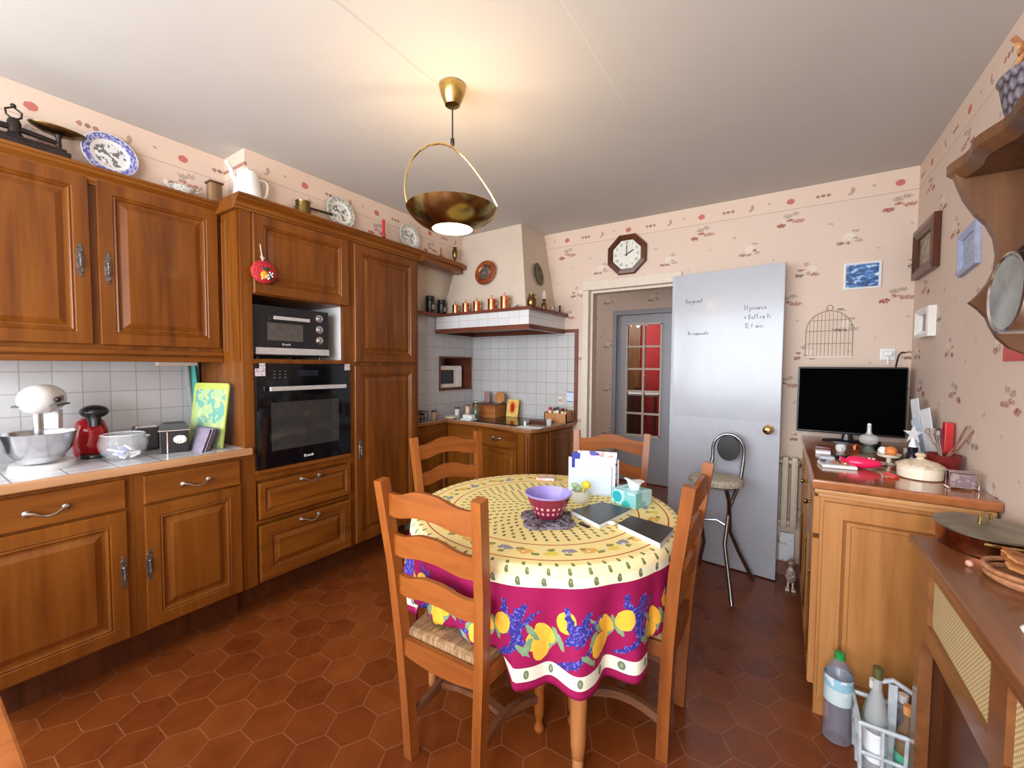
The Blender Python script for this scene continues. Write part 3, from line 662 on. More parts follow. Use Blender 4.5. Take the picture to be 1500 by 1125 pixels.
# ================= DINING CHAIRS =================
STRW = wood('stretcher_reflection_tone', (.10, .035, .016), (.17, .065, .032), (.24, .11, .06), 'y', .3)  # darker, greyer chair wood with the reflection put into its colour
def make_chair():
    t = thing('dining_chair', (0, 0, 0), 'x', 'chair', group='rush seated chairs around the dining table')
    for s in (-1, 1):
        b = MB(); pts = [(s*.145, -.168, 0), (s*.155, -.174, .2), (s*.170, -.185, .44), (s*.185, -.206, .70), (s*.202, -.246, 1.0)]
        b.tube(pts, 1, sq=(.034, .040)); 
        b.build('rear_post', CHAIRW, t)
        b = MB(); b.lathe([(.012, 0), (.019, .008), (.020, .022), (.013, .034), (.012, .05), (.018, .065), (.020, .10), (.020, .17), (.024, .19), (.017, .20), (.023, .215), (.017, .23), (.019, .30), (.024, .36), (.024, .455)], (s*.195, .155, 0), 18); b.build('front_leg', CHAIRW, t, True)
        b = MB(); pts = []
        for k in range(9):
            q = k/8; pts.append((s*(.150+.045*q-.028*math.sin(PI*q)), -.180+.330*q, .135+.0*q+.030*math.sin(PI*q*1.0)))
        b.tube(pts, 1, sq=(.020, .030)); b.build('side_stretcher', STRW, t)
        b = MB(); b.box(-.012, .012, -.17, .165, .385, .44, .004)
        for v in b.b.verts: v.co.x += s*(.170+(v.co.y+.17)/.335*.026)
        b.build('side_rail', CHAIRW, t)
    b = MB(); b.tube([(-.140, -.01, .162), (-.07, .004, .166), (0, .008, .167), (.07, .004, .166), (.140, -.01, .162)], 1, sq=(.028, .020)); b.build('cross_stretcher', STRW, t)
    # slats: wavy top edge, slightly curved in plan
    def slat(z0, hgt, yb, hw, rise, name='slat', m=SLATW):
        b = MB(); N = 20; rings = []
        for k in range(N+1):
            q = -1+2*k/N; x = hw*q; e = math.exp(-(abs(q)/.52)**3.0); 
            zt = z0+hgt+rise*e; zb = z0+rise*.75*e
            yc = yb-.022*(1-q*q)
            rings.append([Vector((x, yc-.008, zb)), Vector((x, yc+.008, zb)), Vector((x, yc+.008, zt)), Vector((x, yc-.008, zt))])
        b.loft(rings); return b.build(name, m, t)
    slat(.880, .076, -.228, .184, .030); slat(.742, .070, -.211, .176, .028); slat(.602, .066, -.197, .168, .026)
    b = MB(); N = 16; rings = []
    for k in range(N+1):
        q = -1+2*k/N; x = .165*q; d = .020*(1-q*q)
        rings.append([Vector((x, -.196, .385-d)), Vector((x, -.178, .385-d)), Vector((x, -.178, .440)), Vector((x, -.196, .440))])
    b.loft(rings); b.build('rear_rail', SLATW, t)
    b = MB(); b.box(-.195, .195, .155, .178, .375, .440, .004); b.build('front_rail', SLATW, t)
    b = MB(); pl = [(-.165, -.172), (.165, -.172), (.205, .165), (-.205, .165)]
    def sc2(f, z): return [Vector((x*f, -.005+(y+.005)*f, z)) for x, y in pl]
    b.loft([sc2(.98, .428), sc2(1.0, .440), sc2(.98, .456), sc2(.90, .462), sc2(.3, .455)]); b.build('rush_seat', RUSH, t, False)
    return t
ch0 = make_chair()
CHP = [((-.93, 1.178), math.radians(1.8), 'nearest ladder back dining chair with its back towards the camera, before the table'),
       ((-.490, 1.630), math.radians(90), 'ladder back dining chair at the table side facing the sideboard and highchair, seen edge on'),
       ((-.782, 2.125), math.radians(194), 'farthest dining chair standing behind the table in front of the doorway'),
       ((-1.335, 1.667), math.radians(-108.8), 'dining chair behind the table near the corner cabinets and the larder')]
for i, (p, rz, lab) in enumerate(CHP):
    c = ch0 if i == 0 else copy_tree(ch0); c.location = (p[0], p[1], 0); c.rotation_euler = (0, 0, rz); c['label'] = lab
# edge of a further chair at the lower left of the view
# ================= TABLE AND CLOTH =================
TC = Vector((-.88, 1.62, 0))
t = thing('dining_table', TC, 'round wooden dining table hidden under a yellow and fuchsia cloth', 'table')
MB().lathe([(.535, .728), (.555, .734), (.558, .745), (.555, .752), (.001, .752)], n=64).build('tabletop', CHAIRW, t, True)
b = MB(); b.lathe([(.44, .65), (.44, .728), (.42, .728), (.42, .65)], n=48, cap0=False, cap1=False); b.build('apron', CHAIRW, t)
for a in (-47, 43, 133, 223):
    a = math.radians(a); b = MB(); b.lathe([(.016, 0), (.019, .01), (.019, .055), (.016, .060), (.021, .066), (.026, .12), (.031, .40), (.034, .6), (.036, .73)], (math.cos(a)*.488, math.sin(a)*.488, 0), 20); b.build('leg', wood('table_leg_wood', (.34, .12, .035), (.46, .18, .06), (.54, .25, .09)) if a < 0 else bpy.data.materials['table_leg_wood'], t, True)
# cloth material from (angle, arc length) uv
m = Mat('provencal_tablecloth', .75, spec=.2); uv = V.nt.nodes.new('ShaderNodeUVMap'); uv.uv_map = 'UVMap'
U_, S_, _ = m.sep(uv.outputs[0]); on = m.coords()
nA = m.noise(on, 60, 2); nB = m.noise(on, 45, 2)
ye = (.92, .76, .33); ye2 = (.92, .80, .45); cream = (.88, .88, .64); grn = (.085, .11, .035); redl = (.50, .06, .03)
TAU = 2*PI
col = m.mix(S_ > .55, ye, ye2)
def paisley_ring(col, s0, count, size, sh, c=grn, cur=.5):
    k = (U_*float(count)+sh); f = k.mod(1.)-.5; du = f*(TAU*min(s0, .60)/count); ds = S_-s0
    a = du*du/(size*size*.30)+ds*ds/(size*size)
    t2 = (du-size*.28)*(du-size*.28)+(ds-size*.55)*(ds-size*.55)
    body = (a < 1.0); tail = (t2 < (size*.42)**2)
    r = m.mix(body.max(tail)*.92, col, c)
    inner = (du*du/(size*size*.05)+(ds+size*.25)*(ds+size*.25)/(size*size*.12)) < 1.0
    return m.mix(inner*.55, r, (.45, .42, .16))
s = .045; k = 0
while s < .385:
    cnt = max(7, int(round(TAU*s/.040))); col = paisley_ring(col, s, cnt, .0098, .5*(k % 2)); s += .0265; k += 1
for s0 in (.405, .520): col = m.mix((S_-s0).abs() < .0028, col, redl)
# flower garland between the red rings
for j, (cnt, s0, a, b2, cc, sh) in enumerate(((13, .462, .030, .018, (.80, .40, .05), 0.), (13, .452, .028, .016, (.22, .22, .34), .33), (13, .470, .024, .018, (.78, .62, .06), .62), (26, .480, .014, .010, (.16, .20, .05), .2), (26, .446, .014, .010, (.20, .22, .07), .7), (39, .463, .006, .006, (.85, .80, .70), .1))):
    f = ((U_*float(cnt)+sh).mod(1.)-.5)*(TAU*s0/cnt)+(nA-.5)*.03; q = S_-s0+(nB-.5)*.03
    col = m.mix(((f*f/(a*a)+q*q/(b2*b2)) < 1.0)*.85, col, cc)
col = paisley_ring(col, .548, 66, .0095, .0); col = paisley_ring(col, .575, 54, .011, .5)
col = m.mix(S_ > .594, col, cream); col = paisley_ring(col, .607, 44, .0145, .0)
# fuchsia skirt
mag = m.mix(m.noise(on, 4, 2), (.27, .006, .066), (.34, .009, .090))
sk = mag
def blob(col, cnt, sh, s0, a, b2, cc, rotk=0., jag=.012, amt=1.):
    f = ((U_*float(cnt)+sh).mod(1.)-.5)*(TAU*.60/cnt)+(nA-.5)*jag; q = S_-s0+(nB-.5)*jag
    x = f+q*rotk
    return m.mix(((x*x/(a*a)+q*q/(b2*b2)) < 1.0)*amt, col, cc)
lem = m.mix(nA, (.86, .38, .02), (.90, .58, .08)); lf = m.mix(nB, (.10, .22, .10), (.30, .42, .26)); 
nC = m.noise(on, 130, 2); lav = m.mix(nC > .56, (.035, .03, .24), (.16, .13, .52))
jg = (nC-.5)
for cnt, sh, base in ((9, .0, 0.), (9, .5, .02)):
    for (d, s0, a, b2, rk) in ((.26, .735, .022, .055, .7), (.33, .720, .014, .050, -.2), (.18, .745, .012, .045, 1.1), (.30, .835, .018, .040, 1.3), (.74, .760, .020, .045, .2)):
        sk = blob(sk, cnt, sh+d, s0+base, a, b2, lav, rk, .034)
    for (d, s0, a, b2, rk) in ((.42, .775, .011, .035, -.5), (.46, .795, .011, .032, .5), (.20, .83, .012, .022, -1.), (.66, .80, .013, .030, .4), (.62, .755, .010, .028, -.7)):
        sk = blob(sk, cnt, sh+d, s0+base, a, b2, lf, rk, .02)
    for (d, s0, a, b2, rk) in ((.10, .800, .028, .037, .15), (.52, .762, .028, .038, -.5), (.55, .818, .027, .036, .1), (.86, .735, .029, .036, .1)):
        sk = blob(sk, cnt, sh+d, s0+base, a, b2, lem, rk, .006)
band = (S_ > .888)*(S_ < .934)
bc = m.mix(band, sk, (.80, .80, .66)); 
kk = (U_*46.).mod(1.)-.5; du = kk*(TAU*.6/46); ds = S_-.911
bc = m.mix(((du*du/(.0085**2)+ds*ds/(.015**2)) < 1.0)*.9, bc, (.08, .14, .07)); bc = m.mix(((du*du/(.003**2)+ds*ds/(.007**2)) < 1.0)*.6, bc, (.4, .42, .2))
bc = m.mix((S_-.948).abs() < .003, bc, (.34, .01, .09)) if False else bc
col = m.mix(S_ > .626, col, bc); m.set('Base Color', col)
wv = m.noise(m.coords('Object', (1, 1, 1)), 300, 1); m.bump(wv, .12, .001); CLOTH = m.m
chdir = []
for p, rz, _l in CHP: d_ = Vector((p[0], p[1], 0))-TC; chdir.append((math.atan2(d_.y, d_.x), d_.length))
def cloth_mesh():
    b = bmesh.new(); uvl = b.loops.layers.uv.new('UVMap'); NA = 384; rows = []
    ss = [.002]+[.03*k for k in range(1, 19)]+[.55, .560, .568, .576, .584, .592, .602, .614, .626]+[.626+.0125*k for k in range(1, 28)]
    Rr = .566
    for s_ in ss:
        row = []
        for i in range(NA):
            a = TAU*i/NA
            fold = (math.sin(21*a+.9*math.sin(3*a)+1.3)*.62+math.sin(13*a+.6)*.30+math.sin(37*a+2*math.sin(2*a))*.12)
            if s_ <= .55: r, z = s_, .7575
            elif s_ < .592:
                q = (s_-.55)/.042*(PI/2); r = .55+.0267*math.sin(q)+.0; z = .7575-.0267*(1-math.cos(q))
            else:
                dd = s_-.592; g = min(1, dd/.30)
                r = .5767+.004*g+fold*(.044*g**1.05); z = .7308-dd*(.965+.0*g)
                cs = 0; 
                for ca, cl in chdir:
                    da = (a-ca+PI) % TAU-PI; q = max(0, 1-(abs(da)/.46)**4)
                    cs = max(cs, q)
                r -= cs*.012*g; r -= cs*max(0, fold)*.040*g
                if cs > .02:
                    zmin = .469+.006*(math.sin(60*a)*.5+.5)
                    if z < zmin:
                        over = zmin-z; z = z+(zmin-z)*min(1, cs*1.6); r = r-over*.25*min(1, cs*1.6)-.03*cs*math.sin(min(1, over/.08)*PI)*.5
            row.append((b.verts.new((r*math.cos(a), r*math.sin(a), z)), s_, i/NA))
        rows.append(row)
    for ra, rb in zip(rows, rows[1:]):
        for i in range(NA):
            j = (i+1) % NA; f = b.faces.new((ra[i][0], ra[j][0], rb[j][0], rb[i][0])); f.smooth = True
            us = (i/NA, (i+1)/NA, (i+1)/NA, i/NA); vs = (ra[0][1], ra[0][1], rb[0][1], rb[0][1])
            for l, uu, vv in zip(f.loops, us, vs): l[uvl].uv = (uu, vv)
    bmesh.ops.recalc_face_normals(b, faces=b.faces)
    me = bpy.data.meshes.new('tablecloth'); b.to_mesh(me); b.free(); me.materials.append(CLOTH)
    o = bpy.data.objects.new('tablecloth', me); C.objects.link(o); o.location = (TC.x, TC.y, 0)
    sd = o.modifiers.new('thickness', 'SOLIDIFY'); sd.thickness = .0015; sd.offset = 1
    return tag(o, 'round yellow tablecloth with a fuchsia lemon and lavender skirt draped over the dining table', 'tablecloth')
cloth_mesh()
TZ = .760
# bowl on a lavender trivet
c0 = P(803, 762, 'z', TZ)
KB = 1.5; b = MB(); rnd = random.Random(4); st = []
for k in range(32):
    a = TAU*k/32; r = .062+.020*abs(math.cos(2*a+.3))+rnd.uniform(-.004, .004); st.append((r*math.cos(a), r*math.sin(a)))
b.prism(st, lambda x, y: (x, y, 0), lambda x, y: (x*.97, y*.97, .010))
for k in range(90):
    a = rnd.uniform(0, TAU); r = rnd.uniform(.02, .068); b.sphere((r*math.cos(a), r*math.sin(a), .010), .0055, n=6, m=4)
tr = b.build('trivet', speckled('lavender_weave', (.16, .13, .17), [(.30, .26, .33), (.07, .055, .06)], 110, .48, .8), None, False, (c0.x, c0.y, TZ)); tr.scale = (1.5, 1.5, 1); tag(tr, 'lavender grey woven star trivet under the purple bowl', 'trivet')
bx0 = thing('bowl', (c0.x, c0.y, TZ+.0155), 'purple pierced bowl with a lilac inside on the woven trivet', 'bowl')
bx0.scale = (1.5,)*3; m = Mat('checked_maroon', .3); ob = m.coords(); X, Y, Z = m.sep(ob); at = V.m('ARCTAN2', Y, X)
q1 = (at*(20/TAU)).mod(1.); q2 = ((Z-.012)/.0145).mod(1.)
hole = (q1 > .28)*(q1 < .72)*(q2 > .25)*(q2 < .75)*(Z > .012)*(Z < .042)
m.set('Base Color', m.mix(hole, (.22, .018, .05), (.72, .42, .42)))
b = MB(); b.lathe([(.002, 0), (.030, 0), (.034, .002), (.044, .022), (.056, .050), (.0605, .064)], n=48, cap1=False); b.build('outer_bowl', m.m, bx0, True)
b = MB(); b.lathe([(.0615, .062), (.063, .066), (.0605, .067), (.053, .050), (.041, .022), (.030, .006), (.002, .005)], n=48, cap0=False); b.build('liner', LILAC, bx0, True)
# small glass jar with a lemon spoon
c1 = P(850, 735, 'z', TZ)
jt = thing('sugar_jar', (c1.x, c1.y, TZ), 'small frosted glass jar with lemon shaped spoon, behind the bowl', 'jar')
jt.scale = (1.45,)*3; MB().lathe([(.022, 0), (.028, .006), (.031, .025), (.029, .037), (.0265, .037), (.028, .024), (.024, .008), (.002, .006)], n=24, cap0=True, cap1=False).build('jar_body', sheer('frosted_glass', (.80, .80, .72), .7, .2), jt, True)
b = MB(); b.sphere((.018, .004, .056), .016, (1, .6, .8), 12, 8); b.tube([(0, 0, .01), (.012, .002, .045)], .003); b.build('lemon_ornament', plain('lemon_yellow', (.80, .55, .03), .4), jt, True)
b = MB(); b.sphere((-.020, .004, .048), .012, (1.2, .6, .8), 10, 6, .1); b.sphere((-.008, .004, .040), .010, (1, .6, 1), 10, 6, .1); b.build('leaf_ornament', plain('leaf_green', (.30, .45, .22), .5), jt, True)
# napkin / letter holder with papers and packets
c2 = P(868, 722, 'z', TZ)
ca = math.radians(18)
lh = thing('letter_rack', (c2.x, c2.y, TZ), 'pale letter rack holding envelopes in the middle of the table', 'letter rack', ca)
lh.scale = (1.45,)*3; MB().box(-.085, .085, -.024, .024, 0, .006, .002).build('base', PAPERB, lh); 
b = MB(); b.box(-.050, .062, -.024, -.021, 0, .098); b.build('front_plate', PAPERB, lh)
b = MB(); b.box(-.085, .085, .018, .021, 0, .115); b.build('back_plate', PAPER, lh)
envs = [(-.080, -.026, -.016, .080, PAPERB, 'pale blue envelope at the open end of the letter rack'), (-.040, .074, -.014, .122, PAPER, 'white envelope standing highest in the letter rack'), (-.060, .070, -.006, .108, PAPERB, 'blue tinted envelope in the middle slot of the letter rack')]
for x0, x1, y, h, mt, lab in envs:
    o = MB().box(x0, x1, y, y+.003, .0, h).build('envelope', mt, None, False, (c2.x, c2.y, TZ+.0095)); o.scale = (1.45,)*3; o.rotation_euler = (0, 0, ca); tag(o, lab, 'envelope', 'envelopes in the letter rack')
pk = MB().box(-.052, .078, .004, .012, 0, .135).build('leaflet', speckled('printed_leaflet', (.80, .78, .80), [(.75, .35, .30), (.07, .06, .35)], 45, .50), None, False, (c2.x, c2.y, TZ+.0095)); pk.scale = (1.45,)*3; pk.rotation_euler = (0, 0, ca); tag(pk, 'printed leaflet with orange and blue picture at the back of the letter rack', 'leaflet')
pk = MB().box(.020, .080, .0125, .0165, 0, .130).build('pill_packet', plain('violet_print', (.10, .05, .26), .4), None, False, (c2.x, c2.y, TZ+.0095)); pk.scale = (1.45,)*3; pk.rotation_euler = (0, 0, ca); tag(pk, 'dark violet packet at the right end of the letter rack', 'packet')
pk = MB().box(-.072, -.045, .0, .016, 0, .128).build('blue_packet', BLUE, None, False, (c2.x, c2.y, TZ+.0095)); pk.scale = (1.45,)*3; pk.rotation_euler = (0, 0, ca); tag(pk, 'small deep blue packet at the left end of the letter rack', 'packet')
c3 = P(800, 702, 'z', TZ); o = MB().box(-.05, .05, -.03, .03, 0, .012, .002).build('booklet', speckled('pink_booklet', (.75, .50, .45), [(.70, .15, .12), (.8, .75, .7)], 50, .5), None, False, (c3.x, c3.y, TZ)); o.rotation_euler.z = .3; tag(o, 'pink and white booklet lying behind the purple bowl', 'booklet')
# tissue box
c4 = P(925, 737, 'z', TZ)
tb = thing('tissue_box', (c4.x, c4.y, TZ), 'turquoise tissue box with a white tissue pulled up', 'tissue box', math.radians(-18))
tb.scale = (1.12,)*3; m = Mat('tissue_box_print', .45); X, Y, Z = m.sep(m.coords()); n = m.noise(m.coords(), 14, 2)
base = m.mix(n > .52, (.45, .75, .78), (.22, .52, .52)); cc = (X+.030)*(X+.030)+(Z-.032)*(Z-.032); base = m.mix(cc < .0005, base, (.01, .38, .44)); cc = (X-.012)*(X-.012)+(Z-.004)*(Z-.004); base = m.mix(cc < .0004, base, (.02, .42, .44)); m.set('Base Color', base)
MB().box(-.058, .058, -.055, .055, 0, .060, .002).build('box', m.m, tb)
b = MB(); rings = []
for z, r, sq in ((.058, .022, .5), (.075, .026, .5), (.090, .034, .45), (.097, .046, .35)):
    rings.append([Vector((.008+r*math.cos(TAU*k/16)*(1+.18*math.sin(3*TAU*k/16)), r*sq*math.sin(TAU*k/16)*(1+.2*math.cos(5*TAU*k/16)), z+.006*math.sin(2*TAU*k/16))) for k in range(16)])
b.loft(rings); b.build('tissue', PAPER, tb, True)
# books / tablets
def slab(name, pts4, z, h, mc, mp, lab, cat):
    c = sum((Vector(p) for p in pts4), Vector())/4; t = thing(name, (c.x, c.y, z), lab, cat)
    q = [(p[0]-c.x, p[1]-c.y) for p in pts4]
    MB().prism([(x*.985, y*.985) for x, y in q], lambda x, y: (x, y, .0015), lambda x, y: (x, y, h-.0015)).build('pages', mp, t)
    MB().prism(q, lambda x, y: (x, y, h-.0015), lambda x, y: (x, y, h+.0008)).build('cover', mc, t)
    MB().prism(q, lambda x, y: (x, y, 0), lambda x, y: (x, y, .0014)).build('back_cover', mp, t)
    return t
cz = TZ+.018
q = [P(837, 747, 'z', cz), P(878, 768, 'z', cz), P(925, 745, 'z', cz), P(882, 735, 'z', cz)]
slab('notebook', q, TZ, .017, BLACK, PAPER, 'black covered notebook with white pages, nearer the letter rack', 'notebook')
q = [P(905, 767, 'z', cz), P(967, 796, 'z', cz), P(987, 774, 'z', cz), P(925, 756, 'z', cz)]
slab('notebook', q, TZ, .019, plain('dark_brown_cover', (.020, .014, .012), .35), PAPER, 'dark brown covered notebook at the table edge by the edge-on chair', 'notebook')
c5 = P(896, 762, 'z', TZ+.02); o = MB().sphere((0, 0, .009), .014, (1.3, .8, .6), 12, 6).build('white_eraser', PORC, None, True, (c5.x, c5.y, TZ)); tag(o, 'small white object lying between the two notebooks', 'eraser')
c6 = P(868, 768, 'z', TZ); o = MB().box(-.025, .025, -.008, .008, 0, .008, .003).build('lighter', BLACK, None, False, (c6.x-.02, c6.y-.035, TZ)); o.rotation_euler.z = -.4; tag(o, 'small black case lying on the cloth before the black notebook', 'case')
# ================= ON TOP OF THE CABINETS =================
RY90 = Matrix.Rotation(PI/2, 3, 'Y')
def disc_profile(R, lip=.010): return [(.001, 0), (R*.55, 0), (R*.62, .004), (R*.98, lip), (R, lip+.002), (R*.98, lip+.004), (R*.6, .009), (R*.55, .005), (.001, .005)]
def plate_mat(name, rim, rim2, mid, cen, R):
    m = Mat(name, .15); o = m.coords(); X, Y, Z = m.sep(o); r = V.m('SQRT', Y*Y+Z*Z)/R; n = m.noise(o, 90, 2); n2 = m.noise(o, 55, 2)
    a = m.mix(n > .5, rim, rim2); b_ = m.mix(n2 > .52, mid, cen)
    c = m.mix(r < .70, a, (.78, .77, .74)); c = m.mix(r < .56, c, b_); c = m.mix(r > .96, c, mid); m.set('Base Color', c); return m.m
def wall_plate(px, py, X, R, mt, lab, tilt=.14, zbase=None, sy=1.):
    p = P(px, py, 'x', X); z = (zbase+R*math.cos(tilt)) if zbase else p.z
    o = MB().lathe(disc_profile(R), n=40, rot=Matrix.Rotation(-tilt, 3, 'Y') @ Matrix.Rotation(PI/2, 3, 'Y')).build('plate', mt, None, True, (X, p.y, z)); tag(o, lab, 'plate'); return o
ZU, ZT = 2.2485, 2.2605
RZ = None
wall_plate(161, 223, -2.655, .100, plate_mat('blue_transfer', (.10, .12, .42), (.45, .45, .62), (.72, .72, .72), (.16, .16, .16), .100), 'blue and white transfer printed plate beside the old scales', zbase=ZU)
wall_plate(498, 305, -2.425, .100, plate_mat('grey_transfer', (.22, .25, .22), (.66, .66, .58), (.74, .73, .68), (.18, .20, .17), .100), 'grey transfer printed plate standing between the small copper pot and the red candle', zbase=ZT)
wall_plate(599, 342, -2.425, .100, plate_mat('pale_transfer', (.32, .34, .32), (.68, .68, .62), (.74, .73, .70), (.24, .25, .25), .100), 'grey transfer printed plate standing right of the red candle', zbase=ZT)
# old scales
def pt(px, py, X=-2.625): return P(px, py, 'x', X)
yA = pt(-60, 170).y; yB_ = pt(101, 215).y
t = thing('weighing_scale', (-2.625, (yA+yB_)/2, ZU), 'old dark iron balance scales with brass pan on the wall cabinet', 'scales')
h = (yB_-yA)/2
b = MB(); b.box(-.042, .042, -h, h, 0, .030, .006); b.box(-.036, .036, -h+.01, h-.012, .030, .042, .005); b.build('base', IRON, t)
def loc(px, py): q = pt(px, py); return Vector((0, q.y-(yA+yB_)/2, q.z-ZU))
c_ = loc(21, 190); b = MB(); b.lathe([(.030, .038), (.026, .05), (.018, .06), (.020, .10), (.014, .115)], (0, c_.y, 0), 16); b.tube([(0, c_.y, .11), (0, c_.y+.020, .125), (0, c_.y+.022, .145), (0, c_.y, .160), (0, c_.y-.022, .145), (0, c_.y-.020, .125)], .004, 6, True); b.sphere((0, c_.y, .165), .009, n=8, m=6); b.build('column', IRON, t, True)
q = loc(85, 187); b = MB(); b.tube([(0, -h-.06, c_.z-.005), (0, c_.y, .080), (0, q.y, .070)], [.008, .013, .009]); b.build('beam', IRON, t, True)
b = MB(); b.lathe([(.006, .040), (.010, .06), (.008, .09), (.016, .104)], (0, q.y, 0), 12); b.build('pan_support', IRON, t, True)
b = MB(); b.lathe([(.004, .104), (.050, .106), (.082, .120), (.088, .128), (.084, .128), (.05, .112), (.003, .110)], (0, q.y, 0), 32, sx=.55); b.build('pan', OLDBRASS, t, True)
# lattice porcelain basket
q = pt(268, 272); t = thing('porcelain_basket', (-2.635, q.y, ZU), 'small white lattice porcelain basket with handles on the wall cabinet', 'basket')
b = MB(); b.lathe([(.030, 0), (.034, .006), (.030, .010), (.055, .042), (.062, .046), (.054, .044), (.028, .013), (.002, .011)], n=28, sx=.6); b.build('dish', speckled('lattice_porcelain', (.78, .77, .74), [(.30, .33, .35), (.50, .40, .30)], 95, .54, .2), t, True)
for s in (-1, 1):
    MB().tube([(0, s*.055, .034), (0, s*.076, .046), (0, s*.074, .062), (0, s*.060, .050)], .004).build('handle', PORC, t, True)
# wooden mill at the step
q = pt(329, 285, -2.60); t = thing('coffee_mill', (-2.585, 1.035, ZU), 'old carved wooden mill tucked against the wall step behind the white coffee pot', 'coffee mill')
MB().box(-.028, .028, -.028, .028, 0, .095, .005).build('body', wood('old_mill_wood', (.10, .045, .02), (.20, .10, .045), (.34, .22, .12), 'z', .5), t); MB().box(-.034, .034, -.034, .034, .095, .104, .003).build('top', RUSTICW, t)
# coffee pot
q = P(352, 282, 'x', -2.40); t = thing('coffee_pot', (-2.405, 1.118, ZT), 'tall white enamel coffee pot on top of the oven cabinet', 'coffee pot')
t.scale = (1.22, 1.22, 1.05); MB().lathe([(.050, 0), (.054, .004), (.050, .05), (.043, .11), (.040, .118), (.037, .118), (.040, .1), (.002, .09)], n=32).build('body', WHITE, t, True)
b = MB(); b.lathe([(.041, .118), (.042, .122), (.030, .130), (.006, .134), (.006, .140), (.010, .146), (.002, .150)], n=28); b.build('lid', WHITE, t, True)
b = MB(); b.tube([(0, -.040, .060), (0, -.058, .085), (0, -.066, .120), (0, -.082, .148)], [.014, .010, .008, .006], 12); b.build('spout', WHITE, t, True)
b = MB(); b.tube([(0, .042, .105), (0, .072, .112), (0, .084, .095), (0, .080, .045), (0, .068, .022), (0, .050, .020)], .006, 8); b.build('handle', WHITE, t, True)
# copper pot with long handle
q = P(443, 302, 'x', -2.40); t = thing('copper_saucepan', (-2.395, q.y, ZT), 'small old brass saucepan with a long dark handle next to a plate', 'saucepan')
t.scale = (1.35,)*3; MB().lathe([(.030, 0), (.032, .002), (.029, .050), (.031, .056), (.028, .056), (.027, .004), (.002, .004)], n=24).build('pan_body', OLDBRASS, t, True)
MB().tube([(0, .028, .040), (0, .06, .041), (0, .140, .044)], [.004, .0045, .006], 8).build('handle', IRON, t, True)
# red candle
q = P(562, 335, 'x', -2.40); t = thing('candle', (-2.40, q.y, ZT), 'red candle in a small brass holder on top of the larder', 'candle')
MB().lathe([(.030, 0), (.032, .004), (.012, .008), (.010, .018), (.014, .024), (.003, .024)], n=20).build('candle_holder', OLDBRASS, t, True)
MB().lathe([(.010, .022), (.010, .145), (.003, .150)], n=16).build('wax', RED, t, True)
# brass ornaments on the shelf end
q = P(646, 378, 'x', -2.41); t = thing('table_bell', (-2.41, q.y, ZT), 'small copper hand bell on the shelf end above the cooking corner', 'bell')
MB().lathe([(.026, 0), (.027, .004), (.024, .022), (.016, .034), (.006, .040), (.008, .052), (.004, .060), (.008, .070), (.003, .085), (.006, .092), (.001, .098)], n=20).build('body', COPPER, t, True)
q = P(667, 381, 'x', -2.41); t = thing('vase', (-2.415, q.y, ZT), 'slender aged brass vase on the shelf end above the cooking corner', 'vase')
MB().lathe([(.018, 0), (.020, .004), (.006, .014), (.006, .028), (.014, .04), (.022, .075), (.024, .10), (.019, .122), (.014, .130), (.020, .140), (.017, .141), (.010, .132)], n=24, cap1=False).build('body', OLDBRASS, t, True)
# fabric ornament hanging at the oven cabinet
q = P(380, 400, 'x', XF); t = thing('hanging_apple', (XF+.046, q.y, q.z), 'red apple shaped ornament with flowers hanging on the oven cabinet', 'ornament')
t.scale = (.9, 1.25, 1.3); m = Mat('red_tinsel', .6); n = m.noise(m.coords(), 120, 2); m.set('Base Color', m.ramp(n, [(.35, (.30, .01, .02)), (.6, (.62, .02, .03))])); m.bump(n, .8, .01)
b = MB(); b.sphere((0, 0, 0), .052, (.42, 1, .92), 22, 14, .04); b.build('wreath', m.m, t, True)
b = MB(); rnd = random.Random(2)
b.sphere((.020, -.004, -.014), .017, (.5, 1, 1), 10, 6, .1); b.build('yellow_flower', plain('orange_yellow_cloth', (.85, .38, .03), .6), t, True)
b = MB(); b.sphere((.020, .020, -.014), .014, (.5, 1, 1), 9, 6, .1); b.sphere((.020, .004, .012), .012, (.5, 1.3, .7), 9, 6, .1); b.build('dark_leaves', plain('dark_green_cloth', (.03, .06, .03), .7), t, True)
b = MB(); [b.sphere((.030, rnd.uniform(-.02, .028), rnd.uniform(-.034, -.002)), .004, n=6, m=4) for _ in range(9)]; b.build('white_beads', PORC, t, True)
b = MB(); b.tube([(0, 0, .045), (-.016, -.002, .075), (-.030, -.003, .120)], .0025); b.tube([(.008, -.006, .044), (.004, -.012, .062), (.004, .002, .056)], .003); b.build('cord', PAINT, t, True)
# ================= LEFT WORKTOP =================
WZ = .9365
def base_at(px, py, X): q = P(px, py, 'x', X); return q.y
# stand mixer
t = thing('stand_mixer', (-2.67, .398, WZ), 'white stand mixer with a steel bowl on the tiled worktop', 'mixer', math.radians(-24))
b = MB(); pl = [(.100*math.cos(a)*1.30+.015, .100*math.sin(a)) for a in [TAU*k/28 for k in range(28)]]
b.prism(pl, lambda x, y: (x, y, 0), lambda x, y: (x*.96, y*.96, .022)); b.build('base', WHITE, t, True)
b = MB(); b.loft([[Vector((-.095+.9*dx, dy*w_, z)) for dx, dy in ((-.035, -.03), (.03, -.03), (.03, .03), (-.035, .03))] for z, w_ in ((.015, 1.1), (.10, .85), (.235, .95))]); b.build('column', WHITE, t, True)
b = MB(); rings = []
for k in range(15):
    q = k/14; x = -.120+.235*q; r = .068*math.sqrt(max(.02, 1-(abs(2*q-1))**3.2)); rings.append([Vector((x, r*.95*math.cos(a), .290+r*.95*math.sin(a))) for a in [TAU*j/20 for j in range(20)]])
b.loft(rings); b.build('motor_head', WHITE, t, True)
